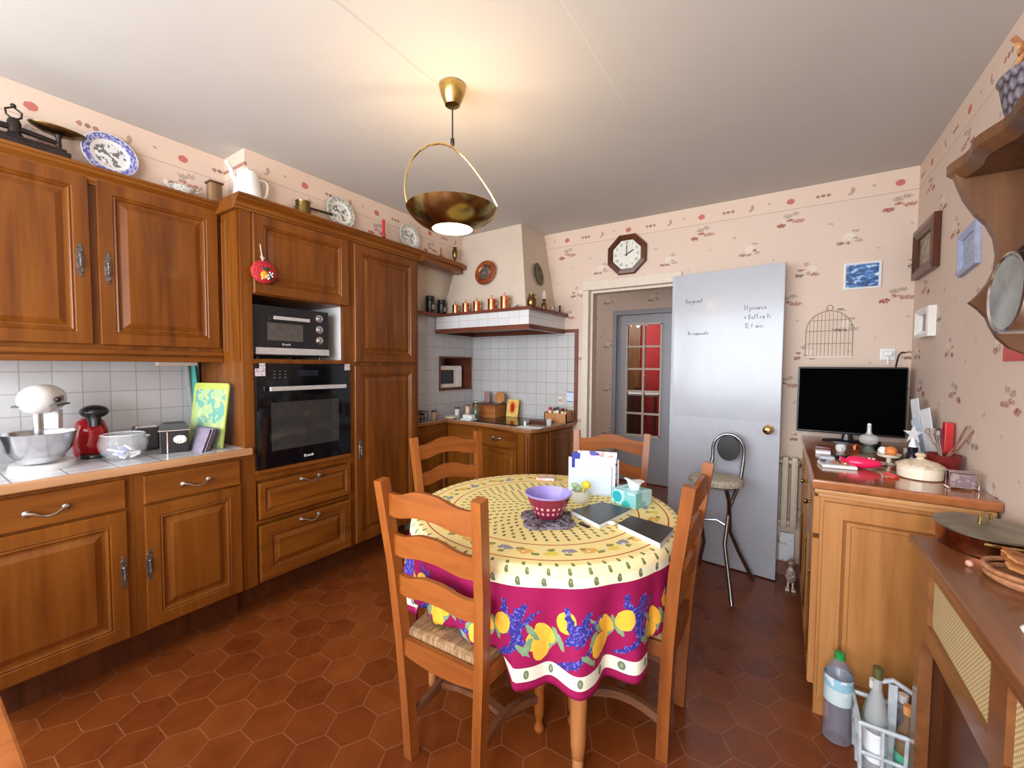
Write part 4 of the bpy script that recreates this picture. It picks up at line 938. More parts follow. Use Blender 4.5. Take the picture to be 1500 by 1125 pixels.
MB().lathe([(.030, 0), (.034, .006), (.031, .02)], (.134, 0, .285), 18, rot=Matrix.Rotation(PI/2, 3, 'Y')).build('attachment_hub', DGREY, t, True) if False else None
b = MB(); b.box(-.075, .085, -.0665, .0665, .262, .270, .001); b.build('trim_band', DGREY, t)
b = MB(); b.box(.0, .055, .060, .0665, .283, .306, .001); b.build('name_plate', plain('bronze_badge', (.30, .18, .14), .4), t)
b = MB(); b.lathe([(.030, .026), (.055, .030), (.060, .036), (.098, .085), (.112, .150), (.116, .155), (.112, .156), (.108, .150), (.094, .085), (.05, .038), (.002, .036)], (.055, 0, 0), 40); b.build('mixing_bowl', STEEL, t, True)
MB().sphere((.075, .066, .292), .012, n=12, m=8).build('speed_knob', BLACK, t, True)
b = MB(); b.lathe([(.016, .10), (.016, .235)], (.055, 0, 0), 14); b.build('beater_shaft', STEEL, t, True)
# dark bag at the left edge
t = thing('kettle', (-2.70, .125, WZ), 'dark grey kettle cut by the picture edge beside the stand mixer', 'kettle')
MB().lathe([(.075, 0), (.080, .01), (.078, .08), (.060, .16), (.050, .175), (.012, .182), (.010, .196), (.002, .2)], n=28).build('body', DGREY, t, True)
b = MB(); b.tube([(0, .05, .17), (.0, .085, .195), (.0, .10, .15), (0, .078, .06)], .008); b.build('handle', BLACK, t, True)
# coffee machine
y = .575; t = thing('capsule_coffee_machine', (-2.80, y, WZ), 'small glossy red and black capsule coffee machine behind the glass bowl', 'coffee machine', math.radians(-25))
b = MB(); b.lathe([(.058, .0), (.062, .01), (.066, .06), (.062, .12), (.048, .165), (.030, .18), (.002, .182)], (-.02, -.01, 0), 28, sx=.95); b.build('water_tank_shell', REDG, t, True)
b = MB(); b.lathe([(.050, 0), (.052, .008), (.050, .016), (.002, .016)], (.060, .02, 0), 24); b.build('drip_tray', BLACK, t, True)
b = MB(); b.sphere((.035, .018, .215), .052, (1.1, 1, .62), 24, 12); b.lathe([(.022, .15), (.026, .195)], (.045, .02, 0), 16); b.tube([(-.01, 0, .17), (.02, .015, .205)], .028, 14); b.build('brew_head', BLACK, t, True)
b = MB(); b.tube([(.075, .022, .20), (.095, .03, .185), (.098, .032, .150)], .010, 10); b.build('lever', DGREY, t, True)
# glass bowl with contents
t = thing('glass_bowl', (-2.575, .632, WZ), 'clear glass bowl full of small white packets on the worktop', 'bowl')
t.scale = (1.15,)*3; MB().lathe([(.040, 0), (.048, .002), (.070, .030), (.078, .065), (.070, .100), (.066, .104), (.063, .100), (.071, .065), (.064, .032), (.042, .008), (.001, .007)], n=40).build('bowl_shell', sheer('thin_glass', (.80, .84, .88), .13, .03), t, True)
b = MB(); b.lathe([(.066, .100), (.070, .1025), (.066, .105), (.0625, .1025), (.066, .100)], n=40, cap0=False, cap1=False); b.build('rim', sheer('glass_rim', (.90, .92, .95), .55, .05), t, True)
rnd = random.Random(8)
for k in range(15):
    a = rnd.uniform(0, TAU); r = rnd.uniform(0, .040); z = .014+.012*(k % 4)+rnd.uniform(0, .01)
    pn = ['white', 'cream white', 'pale blue', 'lilac', 'white paper', 'printed'][k % 6]; mt = [PAPER, PORC, PAPERB, LILAC, PAPER, speckled('packet_print', (.75, .75, .78), [(.25, .2, .3)], 120, .55) if k == 5 else PORC][k % 6]
    o = MB().box(-.019, .019, -.012, .012, -.004, .004, .002).build('sweet_packet', mt, None, False, (-2.575+r*math.cos(a), .632+r*math.sin(a), WZ+z)); o.rotation_euler = (rnd.uniform(-.5, .5), rnd.uniform(-.5, .5), a)
    tag(o, 'small %s wrapped packet lying in the clear glass bowl' % pn, 'packet', 'packets in the glass bowl')
# toaster / black canister
t = thing('toaster', (-2.78, .775, WZ), 'black box shaped canister toaster standing next to the photo cube', 'toaster', math.radians(-12))
MB().box(-.07, .07, -.055, .05, .006, .120, .012).build('body', BLACK, t); MB().box(-.06, .06, -.045, .04, .118, .126, .002).build('top_plate', STEEL, t)
b = MB(); b.box(.071, .082, -.008, .008, .075, .088, .002); b.build('lever', CHROME, t)
t = thing('coffee_tin', (-2.60, .835, WZ), 'black lidded box with a white floral label and steel edge', 'box', math.radians(-18))
MB().box(-.048, .048, -.058, .058, 0, .112, .004).build('body', BLACK, t)
b = MB(); rings = [[Vector((x*f, y*f2, z)) for x, y in ((-.05, -.06), (.05, -.06), (.05, .06), (-.05, .06))] for z, f, f2 in ((.112, 1, 1), (.120, 1, 1), (.146, .8, .75), (.150, .5, .6))]; b.loft(rings); b.build('lid', DGREY, t)
b = MB(); b.box(-.052, .052, -.062, .062, .110, .114, .001); b.build('rim', CHROME, t); MB().box(.047, .051, -.030, -.025, .0, .105, .001).build('edge_strip', CHROME, t)
b = MB(); pl = [(.026*math.cos(a)*1.05, .021*math.sin(a)) for a in [TAU*k/24 for k in range(24)]]; b.prism(pl, lambda u, v: (.0482, u+.022, v+.066), lambda u, v: (.050, u+.022, v+.066)); b.build('label', speckled('floral_label', (.74, .73, .66), [(.10, .10, .10), (.45, .45, .35)], 90, .56), t)
# rack of magazines / lids
MGZ = [plain('grey_violet_cover', (.28, .24, .32), .4), plain('plum_cover', (.16, .04, .12), .4), PAPERB, plain('charcoal_cover', (.10, .10, .12), .4)]
labs = ['grey violet placemat at the front of the leaning fan', 'plum placemat second in the leaning fan', 'pale placemat in the middle of the leaning fan', 'charcoal placemat behind the pale one in the fan', 'grey violet placemat near the back of the fan', 'plum placemat at the very back of the leaning fan']
for k in range(6):
    o = MB().box(-.075, .075, -.0015, .0015, 0, .118, .0008).build('placemat', MGZ[[0, 1, 2, 3, 0, 1][k]], None, False, (-2.520-.004*k, .893+.0080*k, WZ)); o.rotation_euler = (math.radians(-20), 0, math.radians(2)); tag(o, labs[k], 'placemat', 'placemats leaning beside the chopping board')
# chopping boards
m = Mat('green_board_print', .35); o_ = m.coords(); n = m.noise(o_, 14, 2); n2 = m.noise(o_, 22, 2)
c = m.mix(n > .52, (.36, .52, .26), (.15, .38, .32)); c = m.mix(n2 > .58, c, (.52, .58, .24)); X, Y, Z = m.sep(o_)
edge = V.m('MAXIMUM', (X.abs() > .104), (Z > .310)); c = m.mix(edge, c, (.42, .50, .10)); m.set('Base Color', c)
b = MB(); pl = [(-.115, 0), (.115, 0), (.120, .33), (.11, .345), (-.11, .345), (-.120, .33)]
o = MB().prism([(x, z) for x, z in pl], lambda x, z: (x, -.004, z), lambda x, z: (x, .004, z)).build('chopping_board', m.m, None, False, (-2.585, .965, WZ+.001)); o.rotation_euler = (math.radians(-8), 0, math.radians(18)); tag(o, 'bright green and turquoise chopping board leaning against the oven cabinet', 'chopping board')
t = thing('oven_glove', (-2.90, 1.03, 1.385), 'turquoise and grey cloth hanging under the wall cabinet by the chopping board', 'cloth')
b = MB(); rings = []
for z, w_, dy in ((0, .012, 0), (-.10, .020, .004), (-.22, .026, .012), (-.33, .016, .02), (-.40, .004, .026)):
    rings.append([Vector((w_*1.2*math.cos(TAU*k/14)*(1+.3*math.cos(3*TAU*k/14)), dy+w_*math.sin(TAU*k/14)*(1+.3*math.sin(2*TAU*k/14)), z)) for k in range(14)])
b.loft(rings); b.build('cloth_fold', plain('sea_green_cloth', (.06, .38, .32), .7), t, True)
b = MB(); b.tube([(.0, -.03, 0), (.0, -.025, -.12), (0, -.005, -.30)], [.012, .014, .006], 8); b.build('grey_fold', plain('grey_cloth', (.30, .32, .31), .8), t, True)
t = thing('under_cabinet_light', (-2.80, .93, 1.372), 'slim pale lamp fitted beneath the wall cabinet', 'lamp')
MB().box(-.02, .02, -.10, .08, 0, .02, .004).build('housing', PAINT, t)
# ================= COOKING CORNER THINGS =================
CZ = .9105
t = thing('hob', (-2.03, 2.985, CZ), 'black glass hob set on the corner worktop', 'hob')
MB().box(-.20, .29, -.21, .22, 0, .006, .002).build('glass_top', BLACKG, t)
b = MB()
for x, y in ((-.09, .10), (.16, .10), (-.09, -.10), (.16, -.10)): b.lathe([(.075, .0062), (.078, .0066), (.080, .0062)], (x, y, 0), 30, cap0=False, cap1=False)
b.build('cooking_zones', plain('zone_print', (.12, .12, .13), .3), t)
m = Mat('orange_poppy_print', .2); o_ = m.coords(); X, Y, Z = m.sep(o_); n = m.noise(o_, 26, 2)
r = (X*X/(.030*.030)+(Z-.085)*(Z-.085)/(.052*.052))+(n-.5)*1.6; c = m.mix(n > .55, (.85, .62, .18), (.80, .40, .10)); c = m.mix(r < 1.0, c, (.75, .10, .02)); c = m.mix(r < .35, c, (.45, .03, .01)); m.set('Base Color', c)
q = P(764, 608, 'z', CZ+.007); o = MB().prism([(-.062, 0), (.062, 0), (.062, .148), (.052, .160), (-.052, .160), (-.062, .148)], lambda x, z: (x, -.004, z), lambda x, z: (x, .004, z)).build('chopping_board', m.m, None, False, (q.x, 3.19, CZ+.007)); o.rotation_euler = (math.radians(-10), 0, 0); tag(o, 'yellow and orange poppy printed glass board standing behind the hob', 'chopping board')
o = MB().box(-.10, .10, -.04, .04, 0, .004, .001).build('spoon_rest_tray', WHITE, None, False, (-1.63, 2.775, CZ)); o.rotation_euler.z = .1; tag(o, 'thin white tray at the curved edge of the corner worktop', 'tray')
q = P(768, 622, 'z', CZ); t = thing('salt_shaker', (-1.70, 2.80, CZ+.0045), 'small white shaker on the white tray by the hob', 'shaker'); MB().lathe([(.010, 0), (.011, .002), (.009, .03), (.006, .036), (.001, .037)], n=16).build('body', WHITE, t, True)
t = thing('drinking_glass', (-1.555, 2.93, CZ), 'small glass on the corner worktop beside the wooden crate', 'glass'); MB().lathe([(.018, 0), (.020, .002), (.024, .05), (.022, .05), (.018, .006), (.001, .006)], n=20, cap1=False).build('body', sheer('thin_tumbler_glass', (.8, .82, .84), .4, .03), t, True)
o = MB().box(-.085, .085, -.05, .05, 0, .028, .004).build('knife_tray', plain('dark_red_wood', (.10, .02, .012), .3), None, False, (-1.68, 3.02, CZ)); tag(o, 'dark reddish brown low tray between the hob and the wooden crate', 'tray')
# wooden crate with bottles
t = thing('spice_crate', (-1.605, 3.20, CZ), 'light wooden crate with jars at the right end of the corner worktop', 'crate')
b = MB(); b.box(-.11, .10, -.06, -.052, 0, .075); b.box(-.11, .10, .052, .06, 0, .085); b.box(-.11, .10, -.052, .052, 0, .008); b.box(-.11, -.102, -.06, .06, 0, .085); b.box(.092, .10, -.06, .06, 0, .10); b.build('slats', CUTW, t)
SP = [((-.085, 0), RED, .11), ((-.05, .02), BLACK, .105), ((-.015, 0), DGREY, .115), ((.025, .02), MAROON, .105), ((.062, 0), OLDBRASS, .10)]
for k, (xy, mt, hh) in enumerate(SP):
    s = thing('spice_jar', (-1.605+xy[0], 3.20+xy[1], CZ+.0085), ['red capped spice jar at the wall end of the crate', 'black capped spice jar beside the red capped one', 'grey capped spice jar in the crate middle', 'maroon capped spice jar in the crate', 'golden capped spice jar at the crate end by the trim'][k], 'spice jar', group='spice jars in the wooden crate')
    MB().lathe([(.014, 0), (.015, .002), (.015, hh-.03), (.012, hh-.025)], n=14).build('jar_body', CREAM, s, True); MB().lathe([(.0145, hh-.026), (.0145, hh), (.001, hh)], n=14).build('cap', mt, s, True)
# left part of the corner worktop
q = P(628, 605, 'z', CZ); t = thing('toast_rack', (-2.552, 2.50, CZ), 'dark metal rack with small jars next to the larder', 'rack')
b = MB()
for y in (-.06, -.02, .02, .06): b.tube([(-.035, y, 0), (-.035, y, .085), (.035, y, .085), (.035, y, 0)], .003, 6)
b.tube([(-.035, -.06, .085), (-.035, .06, .085)], .003, 6); b.tube([(.035, -.06, .085), (.035, .06, .085)], .003, 6); b.tube([(.035, -.06, .03), (.035, .06, .03)], .003, 6); b.build('wires', IRON, t)
JL = [(-2.552, 2.475, .075, 'pinkish_glass', (.38, .22, .22), 'pinkish storage jar inside the dark rack, nearer the larder'), (-2.552, 2.525, .07, 'plum_glass', (.26, .16, .20), 'plum tinted storage jar inside the dark rack'), (-2.56, 2.68, .08, 'amber_jar', (.40, .26, .14), 'amber storage jar left of the pale canister'), (-2.45, 2.86, .10, 'pale_jar', (.62, .62, .60), 'pale tall storage canister on the corner worktop'), (-2.36, 2.90, .125, 'peach_jar', (.62, .42, .30), 'tall peach coloured canister in the worktop corner')]
for x, y, hh, nm, col, lab in JL:
    s = thing('storage_jar', (x, y, CZ), lab, 'jar', group='storage jars on the corner worktop')
    MB().lathe([(.021, 0), (.023, .003), (.023, hh-.02), (.019, hh-.014)], n=20).build('jar_body', plain(nm, col, .15), s, True); MB().lathe([(.022, hh-.015), (.022, hh), (.001, hh+.001)], n=20).build('lid', wood(nm+'_lid', (.12, .05, .02), (.2, .09, .04), (.25, .12, .06)) if hh > .11 else (DGREY if hh > .076 else IRON), s, True)
t = thing('soup_plates', (-2.47, 2.80, CZ), 'small stack of cream dishes at the worktop corner edge', 'dish'); MB().lathe([(.035, 0), (.060, .012), (.061, .018), (.040, .024), (.058, .030), (.002, .034)], n=28).build('dishes', CREAM, t, True)
t = thing('butter_dish', (-2.29, 2.83, CZ), 'white covered butter dish beside the wooden bread box', 'butter dish'); MB().box(-.065, .065, -.04, .04, 0, .012, .004).build('tray', WHITE, t); MB().box(-.05, .05, -.03, .03, .012, .048, .010).build('cover', WHITE, t)
t = thing('oil_bottle', (-2.29, 2.93, CZ), 'green glass bottle with a steel stopper behind the butter dish', 'bottle'); MB().lathe([(.026, 0), (.028, .004), (.028, .09), (.012, .115), (.012, .135)], n=20).build('glass_body', plain('bottle_green', (.10, .14, .08), .1), t, True); b = MB(); b.sphere((0, 0, .150), .016, n=14, m=8); b.build('stopper', CHROME, t, True)
t = thing('bread_box', (-2.29, 3.13, CZ), 'reddish wooden bread box in the corner of the worktop', 'bread box'); MB().box(-.14, .12, -.08, .09, 0, .115, .006).build('body', wood('bread_box_wood', (.22, .06, .015), (.36, .12, .03), (.45, .18, .05), 'x'), t); MB().box(-.145, .125, -.085, .095, .115, .125, .003).build('lid', RUSTICW, t)
o = MB().lathe([(.001, -.006), (.055, -.006), (.055, .006), (.001, .006)], n=32, rot=Matrix.Rotation(PI/2-.15, 3, 'X')).build('round_board', CUTW, None, True, (-2.20, 3.17, CZ+.180)); tag(o, 'round wooden board standing on the bread box', 'board')
o = MB().box(-.03, .03, -.01, .01, 0, .10, .003).build('wooden_box', plain('mauve_wood', (.36, .22, .22), .5), None, False, (-2.36, 3.19, CZ+.1255)); tag(o, 'mauve narrow box standing on the bread box by the niche', 'box')
o = MB().lathe([(.001, 0), (.018, 0), (.020, .05), (.018, .05)], n=14).build('candle_cup', CREAM, None, True, (-2.575, 2.395, CZ)); tag(o, 'small cream cup right beside the larder side', 'cup')
# things hung on the tiles
t = thing('wall_hook', (-2.23, YB-.012, 1.355), 'small white loop hook on the tiles above the bread box', 'hook'); MB().tube([(0, 0, .04), (-.006, -.004, .01), (-.012, -.004, -.012), (0, -.004, -.026), (.012, -.004, -.012), (.006, -.004, .01), (0, 0, .04)], .003, 6).build('wire', PORC, t)
t = thing('power_socket', (-1.632, YB-.0075, 1.085), 'small beige socket on the kitchen tiles above the crate', 'socket'); MB().box(-.022, .022, -.012, 0, -.034, .034, .003).build('plate', CREAM, t); MB().box(-.012, .012, -.030, -.012, -.012, .014, .004).build('plug', plain('beige_plug', (.55, .42, .33), .4), t)
t = thing('note_strip', (-1.545, YB-.0075, 1.115), 'white note with dark blue bars on the tiles beside the trim', 'note'); MB().box(-.032, .032, -.002, 0, -.05, .05).build('paper', PAPERB, t); b = MB(); b.box(-.032, .032, -.003, -.002, .042, .050); b.box(-.032, .032, -.003, -.002, -.042, -.034); b.build('bars', plain('slate_blue', (.12, .15, .28), .4), t)
# on the hood shelf
HZ = 1.8325
for k, (px, lab) in enumerate(((630, 'black ribbed storage tin beside the larder on the hood shelf'), (647, 'black ribbed storage tin second from the larder on the hood shelf'))):
    q = P(px, 455, 'x', -2.565); t = thing('storage_tin', (-2.565, q.y, HZ), lab, 'tin', group='black tins on the hood shelf')
    t.scale = (1.15,)*3; hh = .125-.012*k; MB().lathe([(.032, 0), (.034, .003), (.034, hh*.72), (.030, hh*.75), (.034, hh*.78), (.034, hh*.97), (.030, hh), (.001, hh)], n=24).build('body', BLACK, t, True)
    b = MB(); b.prism([(.014*math.cos(a), .018*math.sin(a)) for a in [TAU*j/16 for j in range(16)]], lambda u, v: (.0325, u, v+hh*.34), lambda u, v: (.0362, u, v+hh*.34)); b.build('label', speckled('tin_label', (.4, .36, .36), [(.08, .06, .06)], 90, .5), t)
for k, (px, hh, lab) in enumerate(((667, .060, 'smallest copper canister, first of the row on the hood shelf'), (682, .066, 'second copper canister of the row on the hood shelf'), (698, .072, 'third copper canister, in the middle of the hood shelf row'), (720, .080, 'fourth copper canister of the row, after the gap'), (739, .090, 'tallest copper canister at the end of the row'))):
    q = P(px, 455, 'y', 2.75); t = thing('copper_canister', (q.x, 2.752, HZ), lab, 'canister', group='copper canisters on the hood shelf'); r = .026+.0022*k
    MB().lathe([(r, 0), (r, hh), (r+.002, hh+.001)], n=24).build('body', COPPER, t, True); MB().lathe([(r+.002, hh), (r+.002, hh+.006), (r*.6, hh+.014), (.004, hh+.020), (.004, hh+.028), (.007, hh+.034), (.001, hh+.040)], n=24).build('lid', COPPER, t, True)
    MB().tube([(r-.004, 0, hh*.8), (r+.014, 0, hh*.75), (r+.012, 0, hh*.35), (r-.004, 0, hh*.3)], .003, 6).build('handle', OLDBRASS, t, True)
t = thing('small_cup', (P(756, 450, 'y', 2.75).x, 2.745, HZ), 'tiny dark and white cup on the hood shelf', 'cup'); MB().lathe([(.012, 0), (.016, .004), (.019, .026), (.017, .026), (.012, .006), (.001, .006)], n=18, cap1=False).build('body', speckled('cup_print', (.5, .47, .43), [(.06, .05, .04)], 60, .5), t, True)
t = thing('pewter_jug', (-1.635, 2.775, HZ), 'pewter jug at the front corner of the hood shelf', 'jug'); MB().lathe([(.026, 0), (.030, .004), (.036, .035), (.034, .062), (.022, .082), (.024, .100), (.021, .100), (.019, .084)], n=24, cap1=False).build('body', OLDBRASS, t, True); b = MB(); b.tube([(.024, 0, .092), (.045, 0, .088), (.044, 0, .05), (.032, 0, .04)], .0035, 6); b.build('handle', OLDBRASS, t, True)
t = thing('oil_lamp', (-1.63, 2.965, HZ), 'small brass oil lamp with a glass globe on the hood shelf side', 'oil lamp'); MB().lathe([(.020, 0), (.022, .004), (.020, .05), (.010, .062), (.012, .075), (.018, .082), (.008, .088)], n=20).build('body', OLDBRASS, t, True); MB().lathe([(.008, .088), (.020, .102), (.022, .115), (.012, .130), (.009, .150)], n=18, cap0=False, cap1=False).build('glass_globe', sheer('lamp_glass', (.8, .78, .72), .4, .05), t, True)
t = thing('small_mug', (-1.612, 3.08, HZ), 'tiny dark rimmed mug behind the oil lamp', 'mug'); MB().lathe([(.012, 0), (.015, .03), (.020, .045), (.018, .045), (.002, .02)], n=16, cap1=False).build('body', speckled('mug_print', (.5, .4, .34), [(.08, .05, .04)], 60, .5), t, True)
t = thing('candlestick', (-1.608, 3.20, HZ), 'small dark metal candlestick at the wall end of the hood shelf', 'candlestick'); MB().lathe([(.020, 0), (.022, .004), (.008, .010), (.006, .05), (.011, .056), (.008, .062)], n=16).build('body', IRON, t, True)
# copper medallion on the chimney front, dark plate on the chimney side
def on_front(px, py): 
    q = P(px, py, 'y', 2.86); return q
q = on_front(713, 400); ft = math.atan2(.13, .708)
t = thing('copper_wall_plate', (q.x, 2.84, q.z), 'round hammered copper wall plate on the front of the chimney', 'wall plate')
RX1 = Matrix.Rotation(PI/2-ft, 3, 'X')
b = MB(); b.lathe([(.001, 0), (.102, 0), (.105, .006), (.100, .012), (.086, .010), (.066, .010), (.060, .004), (.001, .004)], n=44, rot=RX1); b.build('rim', COPPER, t, True)
b = MB(); b.lathe([(.001, .004), (.058, .004), (.056, .008), (.001, .009)], n=32, rot=RX1); b.build('relief', speckled('embossed_relief', (.26, .22, .20), [(.10, .08, .07), (.45, .40, .36)], 60, .5, .35, .8), t, True)
q = P(789, 402, 'x', -1.735); st_ = math.atan2(.13, .708)
t = thing('oval_wall_plate', (-1.735, q.y, q.z), 'dark bronze oval wall plate on the side of the chimney', 'wall plate')
b = MB(); b.lathe([(.001, 0), (.095, 0), (.098, .005), (.085, .010), (.07, .007), (.001, .006)], n=36, sy=.72, rot=Matrix.Rotation(-ft, 3, 'Y') @ Matrix.Rotation(PI/2, 3, 'Y')); b.build('body', DARKCOPPER if False else plain('olive_bronze', (.10, .085, .05), .4, .7, var=.3), t, True)
# ================= BACK WALL =================
q = P(918, 373, 'y', YB-.02); t = thing('wall_clock', (q.x, YB-.001, q.z+.002), 'octagonal dark wood wall clock with roman numerals above the doorway', 'clock')
def octr(R, y): return [Vector((R*math.cos(PI/8+k*PI/4), y, R*math.sin(PI/8+k*PI/4))) for k in range(8)]
b = MB(); b.loft([octr(.165, 0), octr(.168, -.02), octr(.160, -.032), octr(.128, -.036), octr(.120, -.026), octr(.118, -.018)], True, True, False); b.build('case', DARKFRAME, t)
MB().loft([octr(.119, -.016), octr(.119, -.019)]).build('dial', plain('clock_dial', (.74, .74, .66), .2, var=.04), t)
NUM = ['XII', 'I', 'II', 'III', 'IIII', 'V', 'VI', 'VII', 'VIII', 'IX', 'X', 'XI']
for k, s in enumerate(NUM):
    a = PI/2-k*PI/6; text(s, .034, DGREY, t, (.090*math.cos(a), -.0196, .090*math.sin(a)), (PI/2, a-PI/2 if False else 0, 0), 'numeral', align='CENTER', sx=.62)
b = MB(); b.box(-.0035, .0035, -.0235, -.0215, -.014, .074, .001); b.build('minute_hand', BLACK, t)
b = MB(); b.box(-.004, .004, -.0265, -.0245, -.016, .062, .001, rot=('Y', math.radians(62)), c=(0, -.025, 0)); b.build('hour_hand', BLACK, t)
def frame_pic(nm, lab, cat, loc, w_, h_, bw, dep, fm, pm, rz=0, tilt=0, mat_board=None):
    t = thing(nm, loc, lab, cat, rz); b = MB(); 
    def rr(w2, h2, y): return [Vector((sx*w2, y, sz*h2)) for sx, sz in ((-1, -1), (1, -1), (1, 1), (-1, 1))]
    b.loft([rr(w_/2, h_/2, 0), rr(w_/2, h_/2, -dep), rr(w_/2-bw*.5, h_/2-bw*.5, -dep*1.15), rr(w_/2-bw, h_/2-bw, -dep*.7), rr(w_/2-bw, h_/2-bw, -.004)], True, True, False); b.build('frame', fm, t)
    MB().box(-w_/2+bw, w_/2-bw, -.006, -.002, -h_/2+bw, h_/2-bw).build('picture', pm, t); 
    t.rotation_euler = (0, tilt, rz); return t
m = Mat('blue_painting', .4); o_ = m.coords(); n = m.noise(m.coords('Object', (1, 1, 2.2)), 22, 3); c = m.ramp(n, [(.32, (.01, .02, .08)), (.45, (.02, .08, .26)), (.56, (.06, .22, .52)), (.64, (.65, .75, .85))]); m.set('Base Color', c)
frame_pic('blue_picture', 'small blue painting in a white frame above the birdcage', 'picture', ((.294+.46)/2+.0, YB-.001, 1.944), .176, .160, .012, .012, WHITE, m.m)
# wire birdcage wall decoration
t = thing('birdcage', (.2265, YB-.004, 1.452), 'flat grey wire birdcage decoration on the wall above the television', 'birdcage')
CW = plain('grey_cream_wire', (.30, .23, .18), .5, var=.05); b = MB(); hw = .118; hh = .19
def prof_z(x): return .165+.125*math.sqrt(max(0, 1-(x/hw)**2))
b.tube([(-hw, 0, 0), (-hw, 0, .165)]+[(-hw*math.cos(a), 0, .165+.125*math.sin(a)) for a in [PI*k/24 for k in range(1, 24)]]+[(hw, 0, .165), (hw, 0, 0)], .0022, 6)
for z in (.085, .165): b.tube([(-hw, -.002, z), (hw, -.002, z)], .0018, 6)
zz = .232; xx = hw*math.sqrt(1-((zz-.165)/.125)**2); b.tube([(-xx, -.002, zz), (xx, -.002, zz)], .0016, 6)
b.build('outline', CW, t)
b = MB()
for k in range(1, 12): x = -hw+2*hw*k/12; b.tube([(x, 0, 0), (x, 0, prof_z(x))], .0011, 5)
b.build('bars', CW, t)
b = MB(); b.box(-hw-.004, hw+.004, -.006, .003, -.006, .006, .001); b.build('base_rail', PAINT, t)
b = MB(); b.tube([(.016*math.cos(a), 0, .308+.018*math.sin(a)) for a in [TAU*k/16 for k in range(16)]], .002, 5, True); b.build('ring', CW, t)
b = MB(); b.sphere((.052, -.001, .296), .012, (1.5, .12, .6), 10, 6); b.tube([(.062, 0, .298), (.082, 0, .284)], [.003, .001], 6); b.build('bird', CW, t)
# socket with plug and cord
q = P(1300, 519, 'y', YB); t = thing('power_socket', (q.x, YB-.001, q.z), 'white socket with a white plug high on the wall behind the television', 'socket')
MB().box(-.034, .034, -.008, 0, -.034, .034, .004).build('plate', WHITE, t); b = MB(); b.lathe([(.019, 0), (.019, -.006), (.016, -.028), (.002, -.03)], (0, -.008, 0), 20, rot=None) if False else b.box(-.018, .018, -.036, -.008, -.012, .020, .007); b.tube([(0, -.022, -.01), (0, -.022, -.060)], .004, 8); b.build('plug', WHITE, t)
b = MB(); b.tube([(.036, YB-.004, 0), (.05, YB-.006, .008)], .003) if False else None
o = MB().tube([(.585, YB-.01, 1.475), (.570, YB-.015, 1.478), (.555, YB-.03, 1.462), (.545, YB-.06, 1.435), (.53, YB-.09, 1.36)], .0045, 8).build('black_cable', BLACK, None, True); tag(o, 'short black cable hanging in the corner behind the television', 'cable')
# radiator behind the door
t = thing('radiator', (.0, YB-.012, 0), 'old cream cast iron column radiator partly hidden by the open door', 'radiator')
m_ = plain('old_cream_radiator', (.56, .48, .36), .45, var=.06)
for k in range(6):
    x = -.185+.052*k
    MB().box(x-.020, x+.020, -.066, -.012, .335, .805, .018).build('column', m_, t)
MB().tube([(-.2, -.038, .37), (.10, -.038, .37)], .014, 10).build('water_pipe', m_, t); MB().tube([(-.2, -.038, .77), (.10, -.038, .77)], .014, 10).build('water_pipe', m_, t)
b = MB(); b.box(-.20, -.19, -.04, .01, .1, .7); 
o = MB().box(.005, .085, YB-.050, YB-.046, .115, .300).build('card', speckled('white_card', (.72, .74, .78), [(.55, .52, .50)], 30, .58, .6), None); tag(o, 'white sheet hanging below the radiator beside the door edge', 'card')
b.b.free()
# duck figurine
q = P(1164, 862, 'z', 0); t = thing('duck_figurine', (.070, 3.09, 0), 'small wooden bird figurine standing on the floor by the sideboard', 'figurine')
b = MB(); b.lathe([(.010, .045), (.024, .06), (.030, .085), (.026, .115), (.014, .135), (.012, .150)], n=18); b.build('body', speckled('worn_figurine', (.45, .36, .30), [(.22, .13, .09), (.62, .58, .52)], 60, .5, .6), t, True)
b = MB(); b.sphere((0, 0, .168), .022, (1, 1, 1.1), 14, 10); b.tube([(0, -.016, .166), (-.002, -.040, .158)], [.008, .003], 8); b.build('head', speckled('figurine_head', (.30, .17, .11), [(.5, .42, .36)], 60, .55, .6), t, True)
for s in (-1, 1):
    MB().tube([(s*.012, 0, .052), (s*.013, -.002, .008)], .005).build('leg', CREAM, t); MB().box(s*.016-.011, s*.016+.011, -.030, .012, 0, .008, .003).build('foot', CREAM, t)
# ================= SIDEBOARD AND TELEVISION =================
SX0, SX1, SY0, SY1, SZ = .135, .598, 2.025, 3.265, .95
t = thing('sideboard', (0, 0, 0), 'honey coloured pine sideboard with a dark polished top in the corner', 'sideboard')
MB().box(SX0, SX1, SY0+.004, SY1, .06, .895).build('body', PINE, t)
b = MB(); prof = [(0, 0), (.008, .004), (.010, .014), (.022, .022), (.028, .030)]
b.box(SX0-.010, SX1, SY0-.010, SY1, .880, .893, .004); b.box(SX0-.022, SX1+.004, SY0-.018, SY1, .893, .912, .006); b.build('moulding', wood('pine_rail', (.34, .14, .04), (.48, .22, .075), (.58, .30, .12), 'x', .35), t)
MB().box(.104, .612, 1.995, 3.285, .915, SZ, .008).build('top', SBTOP, t)
RGP = [(0, 0), (0, .018), (.045, .018), (.050, .022), (.058, .022), (.064, .014), (.072, .006), (.084, .006), (.088, .003)]
MB().panel((SX0+.01, SY0, .09), (1, 0, 0), (0, 0, 1), (0, -1, 0), SX1-SX0-.012, .775, RGP).build('end_panel', PINE, t)
for sx in (SX0, SX1-.05):
    for sy in (SY0, SY1-.05): MB().box(sx, sx+.05, sy, sy+.05, 0, .06).build('foot', PINE, t)
